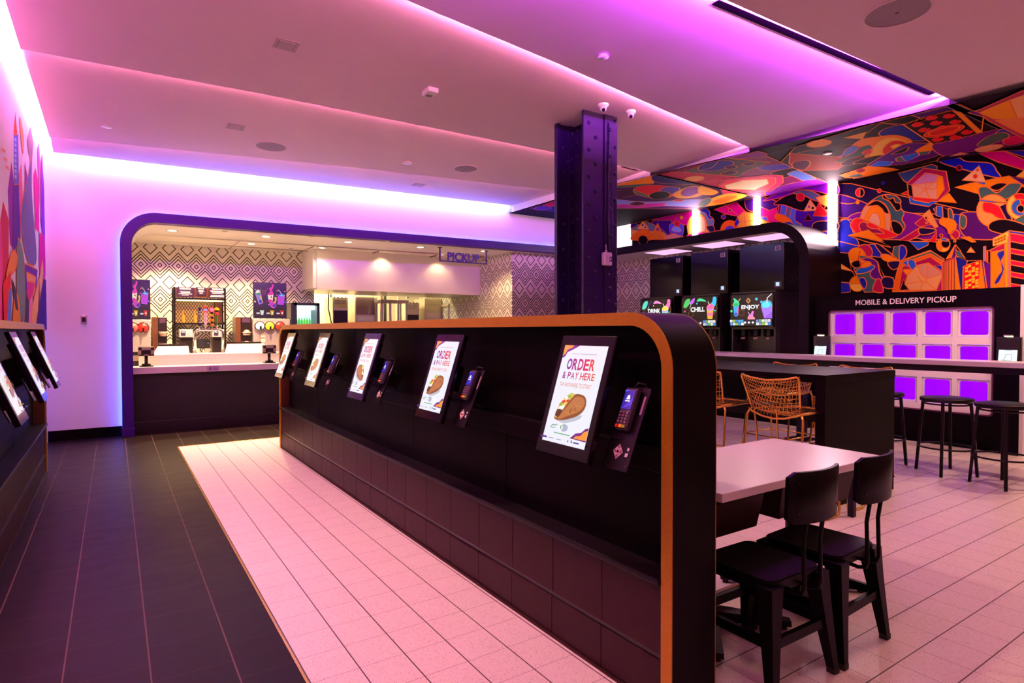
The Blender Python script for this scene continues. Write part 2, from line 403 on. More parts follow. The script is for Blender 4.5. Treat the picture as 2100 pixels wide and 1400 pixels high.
mb = MB(); mb.box(-.3, 6.8, 14.3, 14.4, 0, 3.0, KW); mb.box(-.4, -.3, 9.9, 14.4, 0, 3.0, KW); struct('wall_kitchen_rear', mb)
mb = MB(); FM = paint('hood_panel', (.80, .74, .70), .22, noise=.03, scale=4)
a0, a1 = AY(650, 592, 11.2), AY(988, 599, 11.2)
mb.box(a0.x, a1.x-.02, 11.2, 12.6, a0.z-.01, 3.0, FM, .006); mb.box(a0.x-.06, a0.x, 11.24, 12.1, a0.z+.02, 3.0, WHITE)
struct('trim_4', mb)
# ---- folded plaster ceiling: each panel rises toward the viewer and tucks over the lip of the next
lipE = [
    [(XL+.11, 9.66, AY(117, 313, 9.66).z), (6.40, 9.66, AY(1068, 424, 9.66).z)],
    [tuple(AZ(102, 281, ZC)), tuple(AZ(700, 341, ZC)), tuple(AZ(1140, 391, ZC)), (6.42, 7.90, ZC)],
    [tuple(AZ(38, 100, ZC)), tuple(AZ(560, 197, ZC)), tuple(AZ(1140, 313, ZC)), tuple(AZ(1334, 353, ZC))],
    [(-.61, 3.62, ZC), tuple(AZ(832, 0, ZC)), tuple(AZ(1160, 137, ZC)), tuple(AZ(1538, 303, ZC))],
    [(-.61, 2.80, ZC), tuple(AZ(1488, 0, ZC)), tuple(AZ(1951, 205, ZC))],
    [(-.61, -1.6, ZC), (7.5, -1.6, ZC)]]
def lip_at(L, x):
    for a, b in zip(L, L[1:]):
        if x <= b[0] or b is L[-1]: t = (x-a[0])/(b[0]-a[0]); return Vector(a).lerp(Vector(b), t)
STEP = .06
endsR = [6.42, 6.62, 6.80, 7.09, 7.5]
panels = []; LIPM = paint('ceiling_edge', (.78, .74, .76), .6)
mb = MB()
for k in range(5):
    F, N = lipE[k], lipE[k+1]; xa, xb = -.61, endsR[k]; n = 8; A, B = [], []
    for i in range(n+1):
        x = xa+(xb-xa)*i/n; p = lip_at(F, x); xq = xa+((endsR[k] if k < 4 else 7.5)-xa)*i/n; q = lip_at(N, xq)
        A.append(p); B.append(Vector((q.x, q.y+.02, q.z+STEP)))
    mb.strip(A, B, CEIL); panels.append((A, B))
    mb.strip([p+Vector((0, 0, .03)) for p in A], A, LIPM)                       # lip
    mb.quad(A[-1], B[-1], B[-1]-Vector((0, 0, B[-1].z-ZM+.004)), A[-1]-Vector((0, 0, A[-1].z-ZM+.004)), LIPM)   # side fascia
    mb.quad(A[0], B[0], B[0]+Vector((0, 0, .12)), A[0]+Vector((0, 0, .12)), LIPM)
mb.box(XL-.1, 9.4, -2, 9.9, ZTOP, ZTOP+.05, CEIL)
struct('ceiling', mb)
def ceil_hit(x, y):
    d = ray(x, y)
    for A, B in panels:
        for i in range(len(A)-1):
            for t in ((A[i], A[i+1], B[i+1]), (A[i], B[i+1], B[i])):
                h = intersect_ray_tri(t[0], t[1], t[2], d, CAM, True)
                if h:
                    n = (t[1]-t[0]).cross(t[2]-t[0]).normalized(); n = n if n.z < 0 else -n
                    return h, n
    p = AZ(x, y, ZM); return p, Vector((0, 0, -1))
# light strips lying on the lips (hidden from below by the lip itself)
names = ['between the back ceiling panel and the one before it', 'over the second ceiling step from the kitchen', 'over the ceiling step in front of the column', 'over the ceiling step nearest the viewer']
for k, lv in ((1, L_STEP1), (2, L_STEP2), (3, L_STEP3), (4, L_STEP4)):
    q = MB(); L = [lip_at(lipE[k], -.5+(endsR[k-1]+.42)*i/10) for i in range(11)]
    m = emis('step_strip_%d' % k, *lv)
    hs = paint('strip_housing', (.5, .5, .5), .5)
    a = [p+Vector((0, -.004, .020)) for p in L]; b = [p+Vector((0, -.004, .028)) for p in L]; c = [p+Vector((0, -.030, .037)) for p in L]; d = [p+Vector((0, -.030, .020)) for p in L]
    q.strip(a, b, hs); q.strip(b, c, m); q.strip(c, d, hs); q.strip(d, a, hs)
    solo('light_strip', q, 'hidden light strip '+names[k-1], 'light strip')
q = MB(); m = emis('back_cove', *L_BACK); z0, z1 = lipE[0][0][2], lipE[0][1][2]
A = [(-.5, 9.635, z0+.05), (6.35, 9.635, z1+.05)]
q.strip([A[0], A[1]], [(-.5, 9.675, z0+.05), (6.35, 9.675, z1+.05)], m); q.strip([A[0], A[1]], [(-.5, 9.635, z0+.09), (6.35, 9.635, z1+.09)], m)
q.strip([(-.5, 9.675, z0+.05), (6.35, 9.675, z1+.05)], [(-.5, 9.675, z0+.09), (6.35, 9.675, z1+.09)], m)
solo('light_strip', q, 'violet white light strip in the ceiling cove above the kitchen wall', 'light strip')
q = MB(); m = emis('left_cove', *L_LEFT)
q.box(-.655, -.625, -.5, 9.55, 3.80, 3.83, m)
solo('light_strip', q, 'pinkish white light strip in the ceiling cove along the left wall', 'light strip')
# ---- mural ceiling: flat, lower than the plaster panels
MCB = [(6.42, 9.77), (6.42, 7.9), (6.62, 6.25), (6.80, 4.72), (7.09, 2.62), (7.5, -1.6)]
mb = MB(); MK = flat('#1a0a1e')
for a, b in zip(MCB, MCB[1:]): mb.quad((a[0], a[1], ZM), (b[0], b[1], ZM), (XM, b[1], ZM), (XM, a[1], ZM), MK)
struct('ceiling.003', mb)
# =================================================================== ORDER COUNTERS
def shell_profile(y0, y1, h, r, t):
    o = [(y1, 0)]+arc(y1-r, h-r, r, 0, 90, 10)+arc(y0+r, h-r, r, 90, 180, 10)+[(y0, 0)]
    i = [(y1-t, 0)]+arc(y1-r, h-r, r-t, 0, 90, 10)+arc(y0+r, h-r, r-t, 90, 180, 10)+[(y0+t, 0)]
    return o, i
def order_counter(th, xf, sx, y0, y1, depth, h=1.5, back=True):
    """xf: x of the customer face; sx: +1 when the body lies toward +x"""
    o, i = shell_profile(y0, y1, h, .215, .052)
    X = lambda d: xf+sx*d
    q = MB(); O = lambda d, L: [(X(d), y, z) for y, z in L]
    q.strip(O(.004, o), O(depth-.004, o), paint('black_shell', (.0018, .0007, .0012), .45, spec=.09), smooth=True); th.part('shell', q)
    q = MB(); q.strip(O(0, o), O(0, i), BRONZE); q.strip(O(0, o), O(.006, o), BRONZE); q.strip(O(0, i), O(.012, i), BRONZE)
    if back: q.strip(O(depth, o), O(depth, i), BRONZE); q.strip(O(depth-.006, o), O(depth, o), BRONZE)
    th.part('edge_trim', q, label='bronze edging strip round the counter opening')
    q = MB(); q.strip(O(.012, i), O(min(.13, depth), i), BROWN, smooth=True); th.part('inner_lining', q)
    ya, yb = y0+.053, y1-.053; rec = min(.11, depth-.01)
    b = lambda q, d0, d1, *a, **k: q.box(min(X(d0), X(d1)), max(X(d0), X(d1)), *a, **k)
    ip = [(y, z) for y, z in i if z > .49]; ip = [(y1-.052, .49)]+ip+[(y0+.052, .49)]; q = MB(); q.prism(O(rec, ip), (sx*.02, 0, 0), BLACK)
    for k in range(1, 5): yy = ya+(yb-ya)*k/5; b(q, rec-.0015, rec, yy-.002, yy+.002, .5, h-.06, BLACK)
    if back: q.prism(O(depth-.03, i), (sx*.02, 0, 0), BLACK)
    th.part('back_panel', q)
    q = MB(); b(q, rec-.035, rec+.005, ya, yb, .875, .975, BLACK, bev=.004); th.part('rail', q)
    q = MB(); b(q, -.012, rec+.01, ya, yb, .478, .502, BLACKM, bev=.005); th.part('ledge', q)
    q = MB(); n = int((yb-ya)/.33)
    for k in range(n):
        p0, p1 = ya+(yb-ya)*k/n, ya+(yb-ya)*(k+1)/n
        b(q, .016, .03, p0+.0015, p1-.0015, .205, .470, BTILE, bev=.002); b(q, .010, .03, p0+.0015, p1-.0015, .012, .183, BTILE, bev=.002)
    b(q, .02, .05, ya, yb, .0, .47, BLACKP); b(q, .0, .03, ya, yb, 0, .012, BTILE)
    th.part('base_panel', q)
isl = Thing('order_counter', 'long black order counter with bronze rounded edge, lined with order screens in mid room', 'counter', (1.82, 4.6, 0))
order_counter(isl, 1.685, 1, 1.485, 7.70, .25)
lft = Thing('order_counter', 'dark order counter against the left wall under the skyline mural', 'counter', (-.64, 4.6, 0))
order_counter(lft, -.575, -1, .3, 7.70, .115, back=False)
# =================================================================== ORDER SCREENS
def kiosk_art(A, mirror_taco=False, badge='V', busy=False):
    # drawing box 0..1 wide, 0..1.62 high
    A.poly([(0, 0), (1, 0), (1, 1.62), (0, 1.62)], '#e6e8f2')
    A.poly([(0, 1.62), (0, 1.40), (.06, 1.42), (.10, 1.50), (.20, 1.54), (.30, 1.585), (.36, 1.62)], '#7a1f86'); A.poly([(0, 1.62), (0, 1.43), (.05, 1.46), (.09, 1.54), (.19, 1.58), (.23, 1.62)], '#f59a3c')
    A.poly([(1, .11), (1, .33), (.93, .31), (.86, .24), (.74, .21), (.64, .12)], '#6d2078'); A.poly([(1, .13), (1, .29), (.92, .26), (.86, .19), (.76, .17), (.72, .13)], '#f2962e')
    A.line([(.22, 1.475), (.80, 1.475)], .008, '#c08a9a')
    cols = ['#7d2390', '#a3257f', '#c22b6c', '#d93358', '#e0453c']; x = .17
    for ch, c in zip('ORDER', cols): A.text(ch, x, x+.118, 1.205, 1.395, c, .03); x += .134
    x = .135
    for ch, c, w in zip('&PAYHERE', ['#8f2488', '#a8277c', '#b92a70', '#c63062', '#cf3a50', '#d5443f', '#d94d33', '#dc552c'], (.075, .07, .08, .075, .08, .065, .075, .065)):
        if ch in 'PH': x += .035
        A.text(ch, x, x+w, 1.05, 1.165, c, .02); x += w+.014
    A.text('TAP ANYWHERE TO START', .13, .86, .915, .985, '#d8703e')
    f = (lambda p: (1-p[0], p[1])) if mirror_taco else (lambda p: p)
    P = lambda L: [f(p) for p in L]
    A.blob(P([(.24, .38), (.45, .33), (.75, .42), (.80, .50), (.5, .42)]), '#b9bccb')
    A.blob(P([(.20, .42), (.22, .37), (.33, .36), (.52, .40), (.74, .49), (.84, .60), (.84, .72), (.77, .80), (.62, .82), (.52, .78), (.40, .62), (.27, .47)]), '#8a4f24')
    A.blob(P([(.29, .375), (.34, .38), (.50, .45), (.70, .53), (.80, .62), (.81, .71), (.74, .77), (.62, .78), (.55, .74), (.43, .58), (.33, .45)]), '#b9743a')
    A.blob(P([(.205, .42), (.22, .52), (.27, .64), (.36, .75), (.47, .82), (.55, .80), (.47, .70), (.38, .57), (.30, .45), (.25, .39)]), '#e3a94e')
    A.blob(P([(.21, .44), (.24, .53), (.33, .55), (.34, .48), (.28, .41)]), '#5c3115')
    A.blob(P([(.24, .54), (.30, .60), (.39, .60), (.36, .54), (.30, .54)]), '#f4f1e6')
    for cx, cy, r, c in ((.29, .62, .04, '#7fae3a'), (.34, .67, .04, '#d2362c'), (.38, .63, .035, '#e9d35a'), (.40, .73, .045, '#f3efe0'), (.44, .69, .03, '#c8282a'), (.46, .76, .04, '#93bb45'), (.49, .80, .035, '#b9cf62'), (.33, .70, .025, '#eee3c4')):
        A.oval(*f((cx, cy)), r, r*.75, c, n=10)
    for k in range(26):
        u, v = random.uniform(.45, .78), random.uniform(.48, .74)
        if v < .25+.62*u and v > u*.75-.02: A.oval(*f((u, v)), .018, .012, random.choice(['#8f5324', '#cf8a4a', '#7a431c']), rot=random.uniform(0, 90), n=7)
    A.oval(.53, .255, .085, .06, '#a9b0c6'); A.poly([(.40, .255), (.455, .32), (.51, .255), (.455, .19)], '#eef1ee'); A.text(badge, .425, .485, .225, .29, '#2f8f4f', .03)
    A.line([(.22, .245), (.26, .275), (.31, .265), (.36, .29)], .014, '#2f8f4f'); A.line([(.21, .225), (.30, .232), (.34, .238)], .010, '#2f8f4f'); A.line([(.33, .155), (.70, .155)], .014, '#4aa567')
    A.line([(.04, .06), (.19, .06)], .03, '#5b2a86'); A.line([(.24, .06), (.36, .06)], .012, '#9a9aaa'); A.line([(.42, .06), (.54, .06)], .012, '#9a9aaa'); A.line([(.70, .05), (.70, .085)], .02, '#6a2f8f'); A.line([(.78, .05), (.78, .09)], .025, '#4a3590'); A.line([(.82, .065), (.95, .065)], .022, '#5a4a86')
HS, WS = .535, .347               # screen casing height and width
def order_screen(label, yc, xt, sx, ztop, dx=.16, dz=.50, k=1.0, group=None, mirror=False):
    """leaning screen: its foot stands out by dx toward the customer (direction -sx)"""
    th = Thing('order_screen', label, 'screen', (xt-sx*dx, yc, ztop-dz), 0, group)
    up = Vector((sx*dx, 0, dz)).normalized(); H = math.hypot(dx, dz); rt = Vector((0, -sx, 0)); n = rt.cross(up).normalized()
    O = Vector((xt-sx*dx, yc, ztop-dz))
    M_ = Matrix(((rt.x, up.x, n.x, O.x), (rt.y, up.y, n.y, O.y), (rt.z, up.z, n.z, O.z), (0, 0, 0, 1)))
    q = MB(); q.box(-WS/2, WS/2, 0, H, -.030, 0, GLASSBLK, .005, M_); th.part('casing', q)
    q = MB(); q.box(-.13, .13, .10, H-.08, -.052, -.030, BLACKM, .004, M_)
    q.box(-.05, .05, .2, .36, -.13, -.052, BLACKM, .004, M_); th.part('mounting_bracket', q)
    w, m = WS*.80, .042; h = H-2*m-.016; sc = h/1.62
    A = Art(lambda u, v: M_@Vector(((u-.5)*w, m+.012+v*sc, .0006)), n, lambda c: glow(c, k)); kiosk_art(A, mirror)
    th.part('display', A.mb, label='lit display reading ORDER & PAY HERE above a folded taco')
    return th
def card_reader(label, yc, xt, sx, group=None, lit=True):
    dx, dz = .135, .31
    O = Vector((xt-sx*.185, yc+.008, .898)); up = Vector((sx*dx, 0, dz)).normalized(); rt = Vector((0, -sx, 0)); n = rt.cross(up).normalized()
    M_ = Matrix(((rt.x, up.x, n.x, O.x), (rt.y, up.y, n.y, O.y), (rt.z, up.z, n.z, O.z), (0, 0, 0, 1)))
    th = Thing('card_reader', label, 'card reader', tuple(O), 0, group)
    q = MB(); q.prism([M_@Vector((x, y, -.008)) for x, y in rrect(-.068, .068, 0, .335, .012)], n*.008, BLACKM)
    for a, b in ((-.055, .02), (.055, .02), (.055, .075)): q.cyl(M_@Vector((a, b, 0)), M_@Vector((a, b, .002)), .005, BLACKP, n=10)
    q.box(-.03, .03, .15, .26, -.11, -.008, BLACKM, .004, M_); q.box(-.06, -.01, .118, .122, 0, .006, BLACKP, 0, M_)
    pl = th.part('mounting_plate', q)
    q = MB(); q.box(-.031, .031, .150, .322, .004, .032, paint('reader_case', (.05, .035, .06), .32), .007, M_); bd = th.part('terminal', q)
    A = Art(lambda u, v: M_@Vector((u, v, .0345)), n, lambda c: glow(c, 1.0 if lit else .35))
    A.poly([(-.026, .232), (.026, .232), (.026, .310), (-.026, .310)], '#2a1c9a'); A.poly([(-.026, .232), (.026, .25), (.026, .285), (-.02, .232)], '#4c35c8'); A.poly([(-.026, .30), (0, .31), (-.026, .31)], '#5d57d6')
    A.blob([(-.008, .278), (-.004, .288), (.004, .289), (.008, .280), (.0085, .272), (-.009, .272)], '#f4f2ff'); A.line([(-.013, .265), (.013, .265)], .005, '#f0eeff')
    th.part('reader_screen', A.mb, under=bd, label='small blue lit reader screen')
    q = MB(); km = paint('reader_keys', (.16, .10, .12), .4)
    for r in range(4):
        for c in range(3): q.box(-.024+c*.018, -.012+c*.018, .176+r*.0125, .184+r*.0125, .033, .0375, km, .001, M_)
    for c, cc in ((0, '#d8222a'), (1, '#e8b822'), (2, '#86a822')): q.box(-.026+c*.0182, -.0105+c*.0182, .157, .169, .033, .0375, flat(cc), .001, M_)
    th.part('keypad', q, under=bd)
    A = Art(lambda u, v: M_@Vector((u, v, .0005)), n)
    A.poly([(-.032, .07), (-.005, .10), (.022, .07), (-.005, .04)], '#e8dcd2')
    for a, b in ((-.005, .088), (-.005, .052), (-.021, .07), (.011, .07)): A.oval(a, b, .008, .007, '#b98a8c', n=10)
    A.oval(-.005, .07, .006, .006, '#20141a', n=10); A.oval(.047, .085, .006, .007, '#e8e2e0', n=10); A.poly([(.038, .055), (.053, .055), (.053, .07), (.038, .07)], '#d8d2cc')
    th.part('sticker', A.mb, under=pl, label='pale contactless stickers on the black plate')
    A = Art(lambda u, v: M_@Vector((u, v, .0005)), n); A.poly([(.046, .225), (.056, .225), (.056, .30), (.046, .30)], '#b9a3b2'); th.part('serial_label', A.mb, under=pl)
    q = MB(); q.tube([M_@Vector(p) for p in ((.0, .322, .02), (.012, .345, .02), (.03, .35, .0), (.04, .33, -.01))], .004, BLACKP); th.part('cable', q, under=bd)
    return th
GS = 'order screens along the long counter'; GR = 'card readers along the long counter'
for k, (yc, lab) in enumerate(((1.768+.170, 'order screen nearest the viewer on the long counter, reading ORDER & PAY HERE'), (3.192, 'second nearest order screen on the long counter, between wide dark gaps'), (4.466, 'order screen in the middle of the five on the long counter'), (5.734, 'second order screen from the far kitchen end of the long counter'), (7.005, 'order screen at the far kitchen end of the long counter'))):
    order_screen(lab, yc, 1.68, 1, 1.408, k=1.0, group=GS, mirror=(k == 2))
for k, (yc, lab) in enumerate(((1.682, 'card reader beside the nearest order screen, with keypad and pale stickers'), (2.925, 'card reader to the right of the second nearest order screen'), (4.195, 'card reader to the right of the middle order screen'), (5.46, 'card reader to the right of the second screen from the far end'), (6.73, 'card reader to the right of the farthest order screen'))):
    card_reader(lab, yc, 1.775, 1, GR)
GL = 'order screens on the left wall counter'
for yc, lab in ((6.80, 'farthest order screen on the left wall counter, seen edge on'), (5.52, 'middle order screen on the left wall counter, tilting out'), (4.24, 'nearest visible order screen on the left wall counter, cut off by the photo edge')):
    order_screen(lab, yc, -.60, -1, 1.43, .19, .50, .8, GL)
for yc, lab in ((7.14, 'card reader past the farthest screen on the left wall counter'), (5.86, 'card reader between the two farther screens on the left wall counter'), (4.58, 'card reader between the two nearer screens on the left wall counter')):
    card_reader(lab, yc, -.69, -1, 'card readers on the left wall counter')
# =================================================================== STEEL COLUMN
cx0, cx1, cy0, cy1, ct = 4.215, 4.695, 4.95, 5.46, 3.86
col = Thing('steel_column', 'black riveted steel column standing behind the long order counter', 'column', ((cx0+cx1)/2, 5.2, 0))
q = MB(); xm = (cx0+cx1)/2+.06
q.box(cx0, cx1, cy0, cy0+.03, 0, ct, STEELBLK, .003); q.box(cx0+.29, cx1-.07, cy0-.018, cy0, 0, ct, STEELBLK, .003); q.box(cx1-.075, cx1, cy0-.012, cy0, 0, ct, STEELBLK, .003); col.part('front_flange', q)
q = MB(); q.box(cx0, cx1, cy1-.03, cy1, 0, ct, STEELBLK, .003); q.box(cx0-.004, cx0+.05, cy1-.055, cy1-.03, 0, ct, STEELBLK, .003); col.part('rear_flange', q)
q = MB(); q.box(xm-.02, xm+.02, cy0+.03, cy1-.03, 0, ct, STEELBLK); q.box(xm-.12, xm-.02, cy0+.03, cy0+.05, 0, ct, STEELBLK, .002); q.box(xm-.12, xm-.02, cy1-.05, cy1-.03, 0, ct, STEELBLK, .002); q.box(xm-.042, xm-.02, cy0+.05, cy0+.15, 0, ct, STEELBLK, .002); q.box(xm-.042, xm-.02, cy1-.17, cy1-.05, 0, ct, STEELBLK, .002); col.part('web', q)
q = MB(); dome = [(.021, 0), (.020, .007), (.015, .014), (.008, .018), (0, .019)]
def riv(x, y, z, ax): q.lathe(dome, (x, y, z), STEELBLK, n=10, axis=ax)
z = 1.2; k = 0
while z < ct-.1:
    riv(cx0+(.075 if k % 2 else .17), cy0, z, (0, -1, 0)); riv(cx0+(.365 if k % 2 else .345), cy0-.018, z-.03, (0, -1, 0)); riv(cx1-.035, cy0-.012, z+.08*(k % 2), (0, -1, 0)) if k % 2 else None
    riv(cx0+.11+.07*(k % 2), cy1-.03, z, (0, -1, 0)); riv(xm-.042, cy1-.11, z+.06, (-1, 0, 0)); riv(xm-.042, cy0+.10, z, (-1, 0, 0)); riv(xm-.07, cy1-.05, z+.03, (0, -1, 0))
    z += .145; k += 1
col.part('rivets', q)
q = MB(); q.tube([(cx0+.335, cy0-.03, 3.7), (cx0+.335, cy0-.03, 2.5), (cx0+.345, cy0-.03, 2.15)], .007, STEELBLK); col.part('conduit', q)
p = AY(1245, 531, cy0-.05)
ap = Thing('wireless_sensor', 'small white box with cable fixed to the black steel column', 'sensor', (p.x, cy0, p.z-.09))
q = MB(); q.box(p.x-.058, p.x+.058, cy0-.075, cy0-.018, p.z-.072, p.z+.072, PLASW, .014, seg=3); bx = ap.part('case', q)
q = MB(); q.cyl((p.x-.01, cy0-.045, p.z+.07), (p.x-.01, cy0-.045, p.z+.095), .012, PLASW); q.tube([(p.x-.01, cy0-.045, p.z+.09), (p.x-.005, cy0-.035, p.z+.16)], .005, PLASW); ap.part('cable_gland', q)
A = Art(lambda u, v: (p.x+u, cy0-.0756, p.z+v), (0, -1, 0)); A.poly([(.012, -.03), (.05, -.03), (.05, .025), (.012, .025)], '#55505e'); A.poly([(.018, -.02), (.04, -.012), (.04, .012), (.018, .012)], '#c8c0da')
for k in range(4): A.oval(-.028, .035-.018*k, .005, .005, '#a4303a' if k % 2 else '#c98a96', n=8)
ap.part('label_plate', A.mb, under=bx, label='grey label window and red dots')
# =================================================================== WHITE TABLE AND METAL CHAIRS
tb = Thing('dining_table', 'white topped table beside the near end of the long order counter', 'table', (2.77, 1.92, 0))
tx0, tx1, ty0, ty1 = 2.092, 3.452, 1.575, 2.222
q = MB(); q.box(tx0, tx1, ty0, ty1, .712, .75, SOLID, .003); tb.part('tabletop', q)
for x0, x1 in ((tx0+.03, tx0+.47), (tx0+.62, tx1-.06)):
    q = MB(); dpt = .09
    q.prism([(x0, ty0+.12, .655), (x1, ty0+.12, .655), (x1-.03, ty0+.14, .50), (x0, ty0+.14, .50)], (0, .30, 0), BTILE); q.box(x0+.08, x1-.1, ty0+.2, ty0+.36, .655, .712, BLACKM)
    tb.part('storage_box', q, label='dark box slung under the white top')
for x in (tx0+.32, tx1-.32):
    q = MB(); q.cyl((x, 1.9, .06), (x, 1.9, .71), .035, BLACKM); q.box(x-.17, x+.17, 1.75, 2.05, .703, .712, BLACKM)
    tb.part('pedestal', q)
    q = MB()
    for a in (45, 135, 225, 315):
        c, s_ = math.cos(math.radians(a)), math.sin(math.radians(a)); d = Vector((c, s_, 0)); e = Vector((-s_, c, 0)); o = Vector((x, 1.9, 0))
        q.add([o+e*.04+Vector((0, 0, .02)), o-e*.04+Vector((0, 0, .02)), o+d*.38-e*.024+Vector((0, 0, .02)), o+d*.38+e*.024+Vector((0, 0, .02)),
               o+e*.04+Vector((0, 0, .075)), o-e*.04+Vector((0, 0, .075)), o+d*.38-e*.024+Vector((0, 0, .045)), o+d*.38+e*.024+Vector((0, 0, .045))],
              [[0, 1, 2, 3], [4, 7, 6, 5], [0, 4, 5, 1], [1, 5, 6, 2], [2, 6, 7, 3], [3, 7, 4, 0]], BLACKM)
        q.cyl(o+d*.35, o+d*.35+Vector((0, 0, .02)), .016, RUBBER, n=10)
    tb.part('base', q)
q = MB(); q.box(tx0+.32, tx1-.32, 1.885, 1.915, .10, .13, paint('foot_bar', (.16, .07, .045), .35, .4), .004); tb.part('foot_bar', q)
def metal_chair(label, loc, rz):
    """faces local +y, back at -y"""
    th = Thing('metal_chair', label, 'chair', loc, rz, 'black metal chairs at the white table')
    SE = paint('chair_black', (.0018, .0008, .0016), .40, noise=.15, scale=20, spec=.11)
    q = MB(); n = 5
    for z0, z1, a in ((.432, .446, .178), (.446, .452, .174)): q.prism([(x, y, z0) for x, y in rrect(-a, a, -a, a, .045)], (0, 0, z1-z0), SE)
    q.prism([(x, y, .395) for x, y in rrect(-.166, .166, -.166, .166, .04)], (0, 0, .038), SE); th.part('seat', q, True)
    for sx in (-1, 1):
        for sy in (-1, 1):
            q = MB(); prof = []
            for z, off, w in ((.43, .158, .052), (.30, .172, .042), (.14, .192, .031), (.02, .207, .024)):
                cxx, cyy = sx*off, sy*off; prof.append([(cxx-w/1.4, cyy-w/1.4, z), (cxx+w/1.4, cyy-w/1.4, z), (cxx+w/1.4, cyy+w/1.4, z), (cxx-w/1.4, cyy+w/1.4, z)])
            for a, b in zip(prof, prof[1:]): q.strip(a, b, SE, True)
            q.add(prof[0], [[0, 1, 2, 3]], SE); q.box(sx*.208-.019, sx*.208+.019, sy*.208-.019, sy*.208+.019, 0, .026, RUBBER, .003)
            th.part('leg', q, True)
    for s_ in (-1, 1):
        q = MB(); q.box(-.18, .18, s_*.186-.011, s_*.186+.011, .195, .235, SE, .002); th.part('stretcher', q, True)
        q = MB(); q.box(s_*.186-.011, s_*.186+.011, -.18, .18, .195, .235, SE, .002); th.part('stretcher', q, True)
    for s_ in (-1, 1):
        q = MB(); q.tube([(s_*.045, -.10, .40), (s_*.05, -.20, .392), (s_*.055, -.232, .402), (s_*.056, -.24, .43), (s_*.056, -.235, .60), (s_*.056, -.252, .72), (s_*.056, -.262, .80)], .0085, SE, 10); th.part('back_post', q, True)
    q = MB(); A, B, Cc, D = [], [], [], []
    for i in range(13):
        t = (i-6)/6; x = t*.172; y = -.272+.045*(t*t); z0, z1 = .693, .893; cut = .02 if abs(t) == 1 else 0
        A.append((x, y, z0+cut)); B.append((x, y-.006, z1-cut)); Cc.append((x, y-.02, z1-cut)); D.append((x, y-.014, z0+cut))
    q.strip(A, B, SE, smooth=True); q.strip(B, Cc, SE); q.strip(Cc, D, SE, smooth=True); q.strip(D, A, SE); q.quad(A[0], B[0], Cc[0], D[0], SE); q.quad(A[-1], B[-1], Cc[-1], D[-1], SE)
    br = th.part('backrest', q, True)
    q = MB()
    for x in (-.13, -.12+.25):
        for z in (.735, .85): y = -.272-.016+.045*(x/.172)**2; q.lathe([(.005, 0), (.0045, .002), (0, .003)], (x, y, z), STEELBLK, 8, axis=(0, -1, 0))
    th.part('screw', q, True, br); return th
metal_chair('black metal chair pulled up to the white table, next to the order counter end', (2.283, 1.535, 0), math.radians(-1))
metal_chair('black metal chair pulled up to the white table, farther from the order counter', (2.745, 1.535, 0), math.radians(3))
# =================================================================== DARK BAR TABLE AND WIRE STOOLS
bt = Thing('bar_table', 'dark brown high table with solid end panel behind the white table', 'table', (5.24, 3.9, 0))
WOOD = paint('dark_wood', (.0030, .0011, .0011), .42, noise=.5, scale=7, spec=.06)
bx0, bx1, by0, by1 = 4.67, 5.82, 2.56, 5.1
q = MB(); q.box(bx0, bx1, by0, by1, 1.005, 1.07, WOOD, .003); bt.part('tabletop', q)
for yy in (by0+.005, by1-.085):
    q = MB(); q.box(bx0+.002, bx1-.002, yy, yy+.08, 0, 1.005, WOOD, .002); bt.part('end_panel', q)
q = MB(); q.box(bx0+.45, bx1-.45, by0+.08, by1-.08, .62, .72, BLACKM, .003); bt.part('stretcher', q)
q = MB(); q.box(bx0, bx0+.045, 2.34, 2.385, 0, .30, BLACKM, .003); q.box(bx0, bx0+.045, 2.385, by0+.01, .27, .30, BLACKM, .003); bt.part('foot_post', q)
for x0, x1 in ((4.40, 4.62), (4.75, 5.0)):
    q = MB(); y = 2.42; q.tube([(x0, y+.12, .24), (x0, y+.02, .24)]+[(x0, y, .24-.01), (x0, y, .05), (x0+.012, y, .02), (x0+.05, y, .010), (x1-.05, y, .010), (x1-.012, y, .02), (x1, y, .05), (x1, y, .23), (x1, y+.12, .24)], .010, GOLD, 8)
    q.tube([(x0, y+.12, .24), (x0, by0+.01, .24)], .010, GOLD); q.tube([(x1, y+.12, .24), (x1, by0+.01, .24)], .010, GOLD)
    bt.part('foot_rail', q, label='gold tube foot loop')
